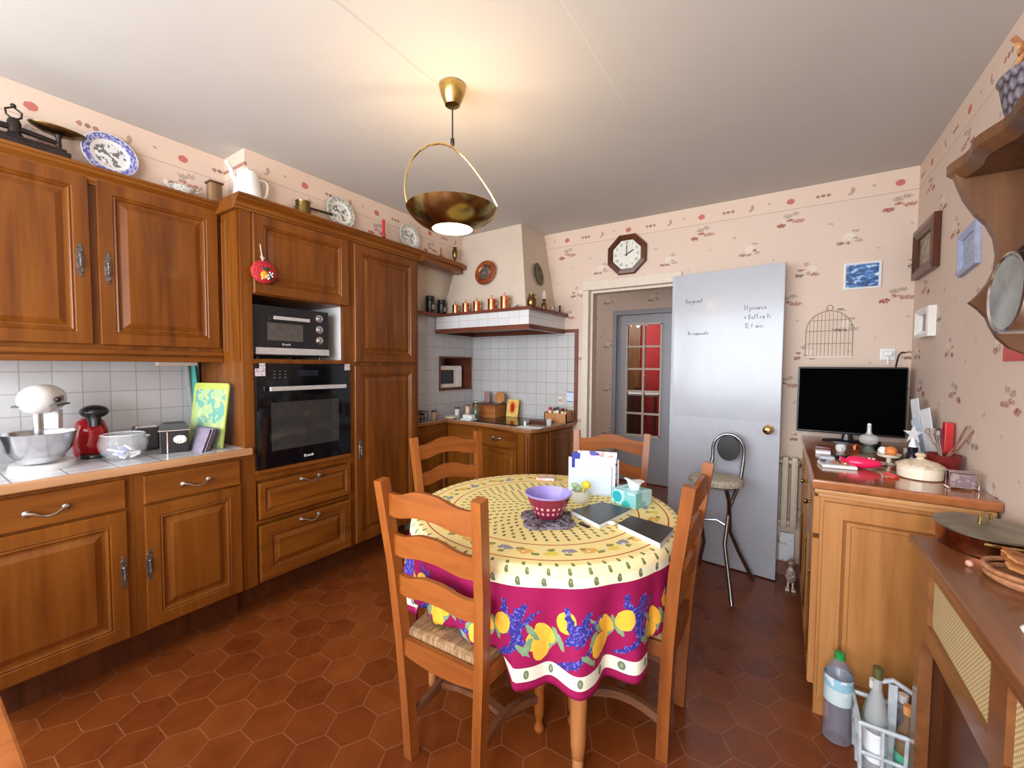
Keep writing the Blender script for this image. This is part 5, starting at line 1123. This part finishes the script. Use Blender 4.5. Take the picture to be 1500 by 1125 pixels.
for k, (a, c_) in enumerate(((SY0+.03, 2.43), (2.44, 2.84), (2.85, 3.24))):
    d = MB().panel((SX0, c_, .10), (0, -1, 0), (0, 0, 1), (-1, 0, 0), c_-a, .60, RG).build('door', PINE, t)
    b = MB(); b.tube([(SX0-.026, a+.012, .22), (SX0-.026, a+.012, .55)], .0045, 8); b.sphere((SX0-.026, a+.012, .555), .007, n=8, m=6); b.sphere((SX0-.026, a+.012, .215), .007, n=8, m=6); b.build('hinge', BRASS, d)
    d = MB().panel((SX0, c_, .72), (0, -1, 0), (0, 0, 1), (-1, 0, 0), c_-a, .15, RGS).build('drawer', PINE, t)
    b = MB(); b.lathe([(.006, 0), (.006, -.012), (.013, -.02), (.010, -.028), (.001, -.03)], (SX0-.018, (a+c_)/2, .795), 14, rot=Matrix.Rotation(PI/2, 3, 'Y')); b.build('knob', OLDBRASS, d, True)
t = thing('television', (.322, 3.12, SZ), 'flat black television standing on the sideboard against the back wall', 'television')
b = MB(); b.box(-.250, .250, -.012, .022, .046, .440, .006); b.build('casing', BLACK, t)
MB().box(-.243, .243, -.0135, -.012, .058, .432).build('screen', SCREEN, t)
b = MB(); b.lathe([(.12, 0), (.12, .006), (.03, .012), (.02, .06)], (0, .01, 0), 28, sy=.62); b.build('stand', BLACK, t, True)
TB = SZ+.0005
def sbp(px, py): q = P(px, py, 'z', SZ); return q.x, q.y
# cream tureen
x, y = .462, 2.262; t = thing('tureen', (x, y, TB), 'round cream lidded tureen on the sideboard top', 'tureen')
b = MB(); b.lathe([(.060, 0), (.068, .004), (.070, .045), (.073, .048), (.066, .048), (.002, .046)], n=44); b.build('body', CREAM, t, True)
b = MB(); b.lathe([(.074, .048), (.073, .052), (.05, .066), (.014, .076), (.010, .082), (.017, .090), (.014, .098), (.001, .100)], n=44); b.build('lid', speckled('cream_lid', (.72, .58, .42), [(.78, .66, .52), (.60, .45, .30)], 90, .5, .3), t, True)
# metal napkin holder
x, y = .548, 2.135; t = thing('napkin_holder', (x, y, TB), 'square metal napkin holder at the front corner of the sideboard', 'napkin holder', math.radians(4))
b = MB()
for yy in (-.014, .014): b.tube([(-.038, yy, .008), (-.038, yy, .062), (.038, yy, .062), (.038, yy, .008)], .0035, 8, True)
b.tube([(-.038, -.02, .004), (-.038, .02, .004)], .004); b.tube([(.038, -.02, .004), (.038, .02, .004)], .004); b.build('wire_frame', CHROME, t, True)
MB().box(-.033, .033, -.008, .008, .010, .056).build('napkins', speckled('grey_plum_napkins', (.20, .13, .14), [(.34, .26, .26)], 70, .5, .7), t)
# maroon pot with sticks
x, y = .548, 2.36; t = thing('maroon_pot', (x, y, TB), 'glossy maroon pot with long thin sticks, behind the napkin holder', 'pot'); t.scale = (1.1, 1.1, 1)
b = MB(); b.lathe([(.036, 0), (.042, .005), (.050, .055), (.053, .085), (.050, .088), (.045, .08), (.002, .07)], n=32); b.build('body', MAROON, t, True)
b = MB()
for k, (dx, dy, hh) in enumerate(((.05, -.03, .21), (.06, -.06, .20))): b.tube([(0, 0, .06), (dx*.5, dy*.5-.01, hh*.6), (dx, dy, hh)], .0032, 6)
b.build('incense_stick', wood('speckled_stick', (.06, .02, .012), (.2, .07, .04), (.36, .18, .12), 'z', .6, 4), t)
b = MB(); rnd = random.Random(3)
for k in range(7): a = rnd.uniform(1.9, 4.2); b.tube([(0, 0, .06), (.02*math.cos(a), .02*math.sin(a), .11), (.045*math.cos(a), .045*math.sin(a)+.01, rnd.uniform(.15, .19))], .0016, 5); b.sphere((.045*math.cos(a), .045*math.sin(a)+.01, .175), .006, (1, 1, 2), 6, 5)
b.build('dried_stems', plain('dried_stem_grey', (.34, .26, .22), .8), t)
# teal purse
t = thing('teal_pouch', (.545, 2.475, TB), 'shiny teal pouch behind the cream tureen', 'pouch'); b = MB(); b.sphere((0, 0, .034), .036, (.95, .9, .95), 20, 12, .05); b.build('body', TEAL, t, True); b = MB(); b.sphere((-.02, .01, .066), .013, (1.4, .8, .7), 10, 6); b.build('knot', TEAL, t, True)
# red tall box and papers
o = MB().box(-.014, .014, -.020, .020, 0, .205, .003).build('red_folder', RED, None, False, (.592, 2.50, TB)); tag(o, 'narrow upright red folder against the right wall', 'folder')
o = MB().box(-.008, .008, -.016, .016, 0, .17, .002).build('plum_folder', plain('plum_card', (.14, .05, .09), .5), None, False, (.585, 2.56, TB)); tag(o, 'upright plum coloured folder next to the red one', 'folder')
PP = [((.585, 2.66), .25, .085, -14, PAPER, 'white letter leaning on the wall beside the plum folder'), ((.572, 2.74), .20, .075, -22, PAPERB, 'pale blue letter leaning forward in the paper pile'), ((.580, 2.84), .285, .07, -10, PAPER, 'tallest white letter of the pile, nearest the television'), ((.545, 2.70), .13, .06, -18, speckled('printed_letter', (.72, .72, .76), [(.25, .22, .28), (.6, .4, .36)], 60, .54, .6), 'short printed letter at the foot of the paper pile')]
for (x, y), hh, w2, ang, mt, lab in PP:
    o = MB().box(-.0015, .0015, -w2/2, w2/2, 0, hh).build('letter', mt, None, False, (x, y, TB)); o.rotation_euler = (math.radians(ang), math.radians(-3), math.radians(12)); tag(o, lab, 'letter', 'letters leaning against the right wall')
# star topped dark bottle
t = thing('star_lamp', (.49, 2.53, TB), 'dark bottle shaped holder topped with a white paper star', 'ornament')
MB().lathe([(.026, 0), (.028, .004), (.024, .050), (.017, .060), (.019, .082), (.003, .084)], n=20).build('body', plain('black_purple_glass', (.02, .012, .025), .15), t, True)
b = MB(); sp = [(.036 if k % 2 == 0 else .014) for k in range(10)]; pl = [(sp[k]*math.cos(PI/2+k*PI/5), sp[k]*math.sin(PI/2+k*PI/5)*1.2+.142) for k in range(10)]
b.prism(pl, lambda u, v: (u, -.004, v), lambda u, v: (u, .004, v)); b.build('paper_star', plain('grey_white_card', (.55, .55, .58), .6), t); MB().lathe([(.016, .084), (.005, .125)], n=14).build('neck', PAPER, t, True)
# footed dish with oranges
t = thing('footed_dish', (.407, 2.50, TB), 'cream footed dish holding an orange on the sideboard', 'dish'); b = MB(); b.lathe([(.024, 0), (.026, .003), (.009, .010), (.009, .028), (.040, .036), (.045, .048), (.042, .048), (.036, .040), (.002, .036)], n=32); b.build('body', CREAM, t, True)
o = MB().sphere((0, 0, .021), .022, n=18, m=12).build('orange', plain('orange_peel', (.75, .22, .05), .45), None, True, (.412, 2.495, TB+.040)); tag(o, 'orange lying in the cream footed dish', 'orange')
o = MB().sphere((0, 0, .018), .019, n=16, m=10).build('onion', PORC, None, True, (.388, 2.515, TB+.040)); tag(o, 'small white bulb beside the orange in the footed dish', 'onion')
t = thing('small_saucer', (.365, 2.47, TB), 'small grey and white saucer before the footed dish', 'saucer'); MB().lathe([(.022, 0), (.036, .006), (.035, .009), (.020, .004), (.002, .004)], n=26).build('body', speckled('grey_saucer', (.62, .62, .60), [(.34, .36, .34)], 60, .52, .2), t, True)
# fuchsia pig shaped purse
t = thing('fuchsia_pouch', (.292, 2.33, TB), 'bright fuchsia fish shaped pouch with pale dots on the sideboard', 'pouch')
b = MB(); rings = []
for k in range(15):
    q = k/14; x = -.075+.14*q; r = .034*math.sin(PI*min(1, .08+q*.86))**.7; r = r if q > .18 else max(.008, .030-.12*q); rings.append([Vector((x, r*.95*math.cos(a), .026+r*.76*math.sin(a))) for a in [TAU*j/18 for j in range(18)]])
b.loft(rings); b.build('body', PINK, t, True)
b = MB(); b.sphere((.022, -.020, .050), .006, (1, .5, .7), 8, 5); b.sphere((.036, -.018, .049), .006, (1, .5, .7), 8, 5); b.build('dots', plain('pale_pink', (.8, .4, .5), .4), t, True)
o = MB().tube([(0, 0, .006), (.014, -.004, .014), (.03, -.01, .008), (.042, -.02, .004), (.03, -.03, .004), (.012, -.02, .006)], .005, 8).build('red_ribbon', RED, None, True, (.345, 2.215, TB)); tag(o, 'small curled red ribbon on the bare part of the sideboard top', 'ribbon')
# white dish with trinkets
t = thing('white_dish', (.205, 2.31, TB), 'white rectangular dish full of small trinkets at the sideboard front edge', 'dish', math.radians(8))
MB().box(-.062, .062, -.05, .05, 0, .014, .005).build('body', WHITE, t)
rnd = random.Random(6); TM = [CREAM, plain('trinket_brown', (.35, .16, .08), .5), DGREY, plain('trinket_slate', (.25, .28, .36), .5), COPPER]
for k in range(12):
    o = MB().sphere((0, 0, 0), .008, (1.3, 1, .7), 8, 6, .15, k).build('trinket', TM[k % 5], None, True, (.205+rnd.uniform(-.048, .048), 2.31+rnd.uniform(-.034, .034), TB+.0195)); tag(o, 'small %s trinket lying in the white rectangular dish' % ['cream', 'brown', 'dark grey', 'slate', 'copper'][k % 5], 'trinket', 'trinkets in the white dish')
# glass oil lamp with green foot
t = thing('glass_carafe', (.375, 2.80, TB), 'clear round glass carafe with stopper on a green foot before the television', 'carafe')
MB().lathe([(.030, 0), (.032, .004), (.022, .018), (.020, .030), (.026, .034), (.002, .034)], n=24).build('foot', plain('green_ceramic', (.12, .17, .12), .25), t, True)
MB().lathe([(.012, .035), (.036, .050), (.042, .068), (.034, .086), (.014, .096), (.009, .112), (.010, .135)], n=28, cap1=False).build('globe', sheer('carafe_glass', (.8, .8, .78), .38, .03), t, True); b = MB(); b.sphere((0, 0, .142), .009, n=12, m=8); b.tube([(0, 0, .09), (0, 0, .136)], .005); b.build('stopper', PORC, t, True)
MISC = [('copper_mug', (.315, 2.74), 'small copper mug left of the green footed carafe', 'mug', COPPER, .020, .040), ('cup', (.255, 2.72), 'white flowered cup on the sideboard near the television', 'cup', speckled('flowered_cup', (.78, .78, .76), [(.34, .42, .34)], 70, .55, .2), .022, .038), ('glass_tumbler', (.515, 2.74), 'small pale tumbler between the star ornament and the television', 'tumbler', sheer('tumbler_glass', (.7, .76, .74), .5), .018, .045), ('dark_bowl', (.455, 2.68), 'low dark bowl behind the footed dish', 'bowl', DGREY, .030, .020), ('black_ball', (.42, 2.93), 'small black round object in front of the television', 'object', BLACK, .024, .040), ('green_saucer', (.335, 2.62), 'flat green saucer lying among the cups', 'saucer', plain('dull_green', (.14, .16, .12), .4), .030, .010), ('maroon_dish', (.45, 2.40), 'flat maroon dish next to the cream tureen', 'dish', MAROON, .026, .010)]
for nm, (x, y), lab, cat, mt, r, hh in MISC:
    o = MB().lathe([(r*.7, 0), (r*.8, .002), (r, hh*.5), (r*.98, hh), (r*.86, hh), (r*.8, hh*.4), (.001, hh*.2)] if hh > .03 else [(r, 0), (r, hh*.7), (r*.8, hh), (.001, hh)], n=22).build(nm, mt, None, True, (x, y, TB)); tag(o, lab, cat)
for k, (x, y, w2, d2, hh, mt, lab) in enumerate(((.190, 2.80, .07, .05, .012, MAROON, 'maroon booklet at the back of the sideboard, left of the cups'), (.175, 2.62, .06, .045, .016, PAPER, 'white folded paper on the sideboard left edge'), (.180, 2.475, .055, .04, .014, PAPERB, 'pale slab of papers behind the white dish'), (.235, 2.56, .05, .04, .010, BLACK, 'flat black case lying among the papers'))):
    o = MB().box(-w2/2, w2/2, -d2/2, d2/2, 0, hh, .002).build(['booklet', 'folded_paper', 'papers', 'case'][k], mt, None, False, (x, y, TB)); o.rotation_euler.z = .2*k-.2; tag(o, lab, ['booklet', 'paper', 'paper', 'case'][k])
# ================= RIGHT WALL =================
def wallframe(nm, lab, y, z, wy, hz, bw, dep, fm, pm, tilt=0):
    t = frame_pic(nm, lab, 'picture', (XR-.001, y, z), wy, hz, bw, dep, fm, pm, rz=PI/2 if False else -PI/2); return t
# frames are built facing -Y; turned so that they face -X
m = Mat('sepia_print', .4); n = m.noise(m.coords(), 30, 3); m.set('Base Color', m.ramp(n, [(.35, (.20, .15, .10)), (.55, (.38, .30, .20)), (.7, (.52, .44, .33))])); SEP = m.m
wallframe('picture_frame', 'dark wooden picture frame, highest on the right wall near the corner', 3.035, 2.012, .40, .265, .055, .028, DARKFRAME, SEP)
m = Mat('blue_relief', .5); n = m.noise(m.coords(), 40, 3); m.set('Base Color', m.ramp(n, [(.4, (.26, .32, .46)), (.55, (.38, .46, .58)), (.7, (.30, .42, .46))])); 
f_ = wallframe('picture_frame', 'pale blue framed picture hanging crooked beside the dark wooden shelf', 2.425, 1.865, .20, .175, .030, .016, plain('lavender_frame', (.36, .40, .58), .5), m.m); f_.rotation_euler = (0, math.radians(-6), -PI/2)
wallframe('picture_frame', 'small white picture frame with a grey pink print below the dark framed one', 2.965, 1.620, .245, .150, .030, .030, PORC, plain('grey_pink_print', (.40, .30, .27), .5))
o = MB().box(-.004, 0, -.075, .075, -.03, .03).build('red_card', RED, None, False, (XR-.001, 1.99, 1.440)); tag(o, 'red card on the right wall just under the wooden shelf', 'card')
# scrolled wooden wall shelf
t = thing('wall_shelf', (0, 0, 0), 'dark rustic wooden wall shelf with a scrolled side panel', 'shelf')
pf = [(.612, 1.891), (.345, 1.891), (.332, 1.885), (.330, 1.865), (.340, 1.830), (.352, 1.795), (.372, 1.755), (.392, 1.728), (.406, 1.695), (.412, 1.655), (.410, 1.62), (.400, 1.590), (.384, 1.562), (.370, 1.545), (.386, 1.528), (.400, 1.508), (.408, 1.485), (.420, 1.458), (.440, 1.434), (.465, 1.420), (.50, 1.410), (.612, 1.404)]
for y in (1.452, .75): b = MB(); b.prism(pf, lambda x, z: (x, y, z), lambda x, z: (x, y+.022, z)); b.build('side_panel', RUSTICW, t)
b = MB(); N = 40; rings = []
for k in range(N+1):
    y = .74+(1.478-.74)*k/N; w_ = .007*math.sin(k*.75)+.11*max(0, 1.40-y)**1.0; rings.append([Vector(p) for p in ((.612, y, 1.842), (.352+w_, y, 1.842), (.330+w_, y, 1.862), (.330+w_, y, 1.885), (.342+w_, y, 1.892), (.612, y, 1.892))])
b.loft(rings); b.build('top_board', RUSTICW, t); MB().box(.45, .612, .77, 1.452, 1.500, 1.520).build('lower_board', RUSTICW, t)
MB().box(.600, .612, .77, 1.452, 1.52, 1.842).build('back_board', RUSTICW, t)
# tin mould hanging
t = thing('cake_tin', (.366, 1.20, 1.530), 'round dented tin pan hanging in front of the scrolled shelf panel', 'pan')
ax_ = Vector((-1, -.02, .02)).normalized(); Rm = ax_.to_track_quat('Z', 'Y').to_matrix()
b = MB(); b.lathe([(.001, .012), (.070, .012), (.074, .016), (.078, .014), (.078, -.020), (.074, -.024), (.001, -.024)], n=48, rot=Rm); b.build('pan_body', STEEL, t, True)
b = MB(); b.lathe([(.001, .0125), (.069, .0125), (.069, .0135), (.001, .0135)], n=48, rot=Rm); b.build('base_face', plain('dull_tin', (.34, .35, .33), .42, .7, var=.25, sc_=14), t, True)
b = MB(); b.tube([Vector((.0, .0, .078)), Vector((.03, .02, .11)), Vector((.09, .04, .150))], .003, 6); b.tube([Vector((.09, .04, .150)), Vector((.09, .04, .312))], .002, 6); b.build('hanging_hook', IRON, t)
# basket and dried things on the shelf
t = thing('woven_basket', (.468, 1.350, 1.8925), 'dark woven basket standing on the wall shelf', 'basket')
m = Mat('dark_weave', .7); X, Y, Z = m.sep(m.coords()); at = V.m('ARCTAN2', Y, X); q1 = (at*5.+(Z*40.).floor()*.5).mod(1.); q2 = (Z*40.).mod(1.); h_ = ((q1-.5).abs()+(q2-.5).abs()); m.set('Base Color', m.ramp(h_, [(.3, (.20, .17, .20)), (.8, (.03, .022, .03))])); m.bump(h_, .6, .01)
b = MB(); b.lathe([(.070, 0), (.075, .004), (.088, .06), (.096, .11), (.100, .115), (.092, .115), (.080, .06), (.06, .012), (.002, .012)], n=36); b.build('body', m.m, t, True)
o = MB().sphere((0, 0, .02), .055, (1, 1.2, .7), 18, 10, .12, 5).build('cloth', plain('pale_blue_cloth', (.42, .52, .60), .8), None, True, (.485, 1.30, 2.010)); tag(o, 'pale blue cloth bunched in the dark woven basket', 'cloth')
t = thing('dried_bouquet', (.46, 1.37, 2.035), 'bundle of dried orange flowers lying in the woven basket', 'dried flowers'); b = MB(); rnd = random.Random(11)
for k in range(46):
    p = Vector((rnd.uniform(-.06, .04), rnd.uniform(-.20, .04), rnd.uniform(-.01, .05))); b.tube([p, p+Vector((rnd.uniform(-.02, .02), rnd.uniform(-.06, .0), rnd.uniform(.0, .03)))], .006, 5)
for k in range(26): b.sphere((rnd.uniform(-.06, .05), rnd.uniform(-.18, .04), rnd.uniform(0, .045)), rnd.uniform(.012, .02), (1, 1, .8), 8, 6, .2, k)
b.build('flowers', speckled('dried_orange', (.50, .22, .07), [(.62, .34, .14), (.30, .12, .05)], 60, .48, .85), t, True)
t = thing('doll', (.385, 1.06, 1.895), 'figurine with a brown brimmed hat at the picture edge on the wall shelf', 'figurine'); MB().lathe([(.030, 0), (.035, .05), (.022, .16), (.014, .20)], n=18).build('body', plain('pinkish_cloth', (.40, .20, .14), .7), t, True)
b = MB(); b.sphere((0, 0, .225), .026, n=14, m=10); b.build('head', plain('doll_face', (.60, .28, .20), .6), t, True); b = MB(); b.lathe([(.052, .232), (.056, .238), (.030, .246), (.026, .272), (.002, .28)], n=24); b.build('hat', plain('brown_felt', (.16, .06, .03), .8), t, True)
# ================= RADIATOR COVER =================
t = thing('radiator_cover', (0, 0, 0), 'dark wooden radiator cover with woven cane panels along the right wall', 'radiator cover')
GX, GY0, GY1 = .362, .05, 1.735
b = MB(); rings = []
b.box(GX-.022, .612, GY0, GY1+.02, .845, .870, .006); b.box(GX-.012, .612, GY0, GY1+.012, .830, .846, .005); b.build('top', COVERW, t)
b = MB(); b.box(GX, GX+.03, GY0, GY1, .800, .832); b.box(GX, GX+.03, GY0, GY1, .600, .650)
PAN = [(1.20, 1.625), (.70, 1.125), (.2, .62)]
edges = [GY1]+[v for p in PAN for v in (p[1], p[0])]+[GY0]
for k in range(0, len(edges), 2): b.box(GX, GX+.03, edges[k+1], edges[k], .650, .800)
b.build('rails', COVERW, t)
m = Mat('cane_webbing', .6); X, Y, Z = m.sep(m.coords()); a1 = (Y*85.+Z*85.).mod(1.); a2 = (Y*85.-Z*85.).mod(1.); h_ = (a1-.5).abs()*(a2-.5).abs()*4.
m.set('Base Color', m.ramp(h_, [(.05, (.40, .27, .11)), (.35, (.66, .52, .27)), (.9, (.74, .62, .38))])); m.bump(h_, .5, .003)
for a, c_ in PAN: MB().box(GX+.012, GX+.016, a, c_, .650, .800).build('cane_panel', m.m, t)
for (a, c_) in ((GY1-.05, GY1), (1.145, 1.185), (.64, .68)): MB().box(GX, GX+.03, a, c_, 0, .600).build('post', COVERW, t)
MB().box(GX+.01, .60, GY1-.02, GY1, .0, .83).build('end_panel', PANELW, t)
MB().box(.42, .44, 1.32, GY1-.05, .05, .60).build('inner_panel', PANELW, t)
t = thing('radiator', (.0, 0, 0), 'white radiator standing inside the cane panelled cover', 'radiator')
for k in range(12): MB().box(.46, .57, .25+.09*k, .325+.09*k, .12, .60, .02).build('column', WHITE, t)
# copper pot, basket and others on the cover
CT = .8705
t = thing('copper_pot', (.496, 1.735, CT), 'oval copper pan with a grey metal lid on the radiator cover', 'pan'); t.scale = (.93, .93, .95)
MB().lathe([(.098, 0), (.104, .003), (.108, .055), (.110, .058), (.104, .058), (.002, .056)], n=44, sy=1.22).build('pan_body', DARKCOPPER, t, True)
b = MB(); b.lathe([(.113, .058), (.114, .064), (.10, .070), (.06, .074), (.02, .080), (.002, .082)], n=44, sy=1.22); b.build('lid', plain('dull_pewter_lid', (.30, .28, .22), .4, .85, var=.2, sc_=12), t, True)
b = MB(); b.tube([(-.02, -.03, .078), (-.02, -.03, .098), (.0, .0, .106), (.02, .03, .098), (.02, .03, .078)], .004, 8); b.build('lid_handle', BRASS, t, True)
for s in (-1, 1): MB().tube([(-.03, s*.126, .046), (-.04, s*.152, .052), (0, s*.165, .054), (.04, s*.152, .052), (.03, s*.126, .046)], .0045, 8).build('side_handle', BRASS, t, True)
t = thing('bread_basket', (.520, 1.500, CT), 'wooden slatted basket lying on the radiator cover', 'basket'); b = MB()
b.tube([(.082*math.cos(a), .078*math.sin(a), .010) for a in [TAU*k/28 for k in range(28)]], .008, 8, True); b.tube([(.088*math.cos(a), .085*math.sin(a), .026) for a in [TAU*k/28 for k in range(28)]], .006, 8, True); b.lathe([(.001, 0), (.08, 0), (.08, .006), (.001, .006)], n=28); b.build('woven_rim', wood('wicker', (.22, .08, .03), (.42, .18, .08), (.60, .32, .17), 'x', .6, 3), t, True)
for k in range(6):
    a = -.055+.022*k; o = MB().box(-.055, .055, -.012, .012, 0, .007, .002, rot=('Y', .35)).build('wooden_spatula', [CUTW, CHAIRW][k % 2], None, False, (.502+.004*k, 1.500+a, CT+.034+.004*(k % 3))); o.rotation_euler = (.25, 0, .2*(k % 3)); tag(o, ['paler flat wooden spatula leaning in the slatted basket', 'redder flat wooden spatula leaning in the slatted basket'][k % 2], 'spatula', 'wooden spatulas in the basket')
o = MB().sphere((0, 0, .008), .0085, n=12, m=8).build('pink_bead', plain('pink_shell', (.60, .30, .22), .4), None, True, (.418, 1.545, CT)); tag(o, 'small pinkish bead on the radiator cover before the basket', 'bead')
t = thing('porcelain_figurine', (.430, 1.215, CT), 'white porcelain figurine cut by the picture edge on the radiator cover', 'figurine'); t.scale = (.85,)*3; b = MB(); b.lathe([(.030, 0), (.032, .006), (.02, .02), (.026, .05), (.016, .07), (.018, .085), (.002, .10)], n=20); b.sphere((0, -.01, .105), .016, n=12, m=8); b.build('body', PORC, t, True)
# ================= FLOOR: BOTTLES, STOOL, TABLE EDGE =================
t = thing('water_bottle', (.203, 1.930, 0), 'large clear water bottle with a green cap and blue label on the floor', 'bottle')
BG = sheer('bottle_plastic', (.34, .34, .42), .38, .05)
b = MB(); pr = [(.030, 0), (.044, .006)]+[(.044-(.003 if k % 2 else 0), .02+.013*k) for k in range(9)]+[(.042, .14), (.044, .155), (.044, .235), (.041, .25), (.028, .285), (.014, .302), (.014, .312)]
b.lathe(pr, n=28); b.build('body', BG, t, True); MB().lathe([(.0162, .306), (.0165, .328), (.012, .330), (.001, .330)], n=20).build('cap', plain('green_cap', (.02, .32, .07), .35), t, True)
m = Mat('water_label', .3); X, Y, Z = m.sep(m.coords()); n = m.noise(m.coords(), 40, 2); c = m.mix(Z > .205, (.62, .72, .74), (.30, .55, .68)); c = m.mix((n > .6)*(Z > .19), c, (.75, .80, .85)); m.set('Base Color', c)
MB().lathe([(.0446, .150), (.0450, .153), (.0450, .243), (.0446, .246)], n=28, cap0=False, cap1=False).build('label', m.m, t, True)
t = thing('bottle_carrier', (.338, 1.850, 0), 'pale grey plastic bottle carrier standing on the floor by the radiator cover', 'bottle carrier')
BC = plain('grey_blue_plastic', (.50, .55, .58), .35)
b = MB(); b.box(-.085, .075, -.075, .075, 0, .012, .004)
def ring_(z, f, r=.005): b.tube([(-.085*f-.0, -.075*f, z), (.078*f, -.075*f, z), (.078*f, .075*f, z), (-.085*f, .075*f, z)], r, 6, True)
ring_(.10, 1.03, .007); ring_(.20, 1.08, .008)
for x, y in ((-.085, -.075), (-.03, -.075), (.025, -.075), (.078, -.075), (-.085, .075), (.078, .075), (-.085, 0), (.078, 0)): b.tube([(x, y, .005), (x*1.08, y*1.08, .20)], .006, 6)
b.build('cage', BC, t, True)
MB().box(-.012, .012, -.010, -.002, .012, .32, .003).build('divider', BC, t); b = MB(); b.tube([(-.05, -.006, .31), (.0, -.006, .335), (.05, -.006, .31)], .008, 8); b.build('grip', BC, t, True)
BT = [((-.045, -.038), .37, plain('olive_bottle_cap', (.10, .09, .03), .4), (.60, .62, .64), 'clear bottle with a dark olive cap, tallest in the carrier'), ((.035, -.036), .27, plain('orange_cap', (.62, .26, .08), .4), (.35, .20, .10), 'amber bottle with an orange cap in the front of the carrier'), ((-.042, .036), .28, PORC, (.30, .45, .35), 'green tinted bottle at the back of the carrier'), ((.035, .038), .26, WHITE, (.30, .30, .36), 'smoky bottle with white cap at the back of the carrier, nearest the cover')]
for (dx, dy), hh, cm, gc, lab in BT:
    s = thing('bottle', (.338+dx, 1.850+dy, .0125), lab, 'bottle', group='bottles in the carrier')
    MB().lathe([(.028, 0), (.031, .004), (.031, hh*.55), (.024, hh*.68), (.012, hh*.80), (.012, hh*.93)], n=22).build('body', sheer('bottle_glass', gc, .42, .05), s, True); MB().lathe([(.014, hh*.90), (.014, hh), (.001, hh)], n=18).build('cap', cm, s, True); MB().lathe([(.0316, hh*.15), (.0316, hh*.42)], n=22, cap0=False, cap1=False).build('label', PAPER if dx < 0 else plain('green_label', (.08, .35, .22), .4), s, True)
# folding stool / small high chair by the door
t = thing('high_stool', (0, 0, 0), 'tubular metal high stool with a fluffy cream seat and black oval backrest', 'stool')
TU = plain('grey_tube', (.36, .37, .39), .25, 1, var=.1)
def leg(pts, r=.0125): MB().tube(pts, r, 10).build('leg', TU, t, True)
leg([(-.215, 2.665, .008), (-.275, 2.82, .30), (-.265, 2.93, .50), (-.215, 3.02, .66), (-.205, 3.06, .78)])
leg([(-.440, 2.675, .008), (-.455, 2.82, .30), (-.445, 2.93, .50), (-.40, 3.02, .66), (-.385, 3.06, .78)])
leg([(-.130, 3.075, .008), (-.215, 3.02, .20), (-.262, 2.96, .34), (-.262, 2.86, .56), (-.275, 2.82, .64)])
leg([(-.462, 3.110, .008), (-.425, 3.06, .20), (-.430, 2.96, .36), (-.435, 2.86, .56), (-.440, 2.82, .64)])
MB().tube([(-.262, 2.96, .36), (-.34, 2.965, .395), (-.430, 2.96, .38)], .0085, 8).build('cross_bar', TU, t, True)
b = MB(); b.tube([(-.205, 3.06, .78)]+[(-.295+.092*math.cos(a), 3.065, .84+.105*math.sin(a)) for a in [PI*k/14 for k in range(15)]]+[(-.385, 3.06, .78)], .0100, 10); b.build('back_hoop', TU, t, True)
b = MB(); b.lathe([(.001, -.012), (.060, -.012), (.068, -.004), (.066, .010), (.001, .014)], (-.293, 3.052, .855), 32, sy=1.25, rot=Matrix.Rotation(PI/2, 3, 'X')); b.build('backrest', plain('black_vinyl', (.012, .011, .012), .5), t, True)
m = Mat('fleece', .95); n = m.noise(m.coords(), 90, 3); m.set('Base Color', m.ramp(n, [(.35, (.42, .35, .26)), (.65, (.70, .63, .52))])); m.bump(n, 1., .02)
b = MB(); b.lathe([(.02, .640), (.13, .640), (.158, .655), (.160, .675), (.145, .692), (.08, .698), (.001, .700)], (-.345, 2.90, 0), 40, sy=.85); b.build('fleece_seat', m.m, t, True)
# table at the photographer's side, lower left of the view
t = thing('side_table', (-1.45, -.20, 0), 'light wooden table whose far edge shows at the bottom left beside the base cabinets', 'table')
MB().box(-.50, .55, -.35, .315, .725, .75, .005).build('tabletop', CHAIRW, t)
for x in (-.45, .50):
    for y in (-.30, .265): MB().box(x-.025, x+.025, y-.025, y+.025, 0, .725).build('leg', CHAIRW, t)
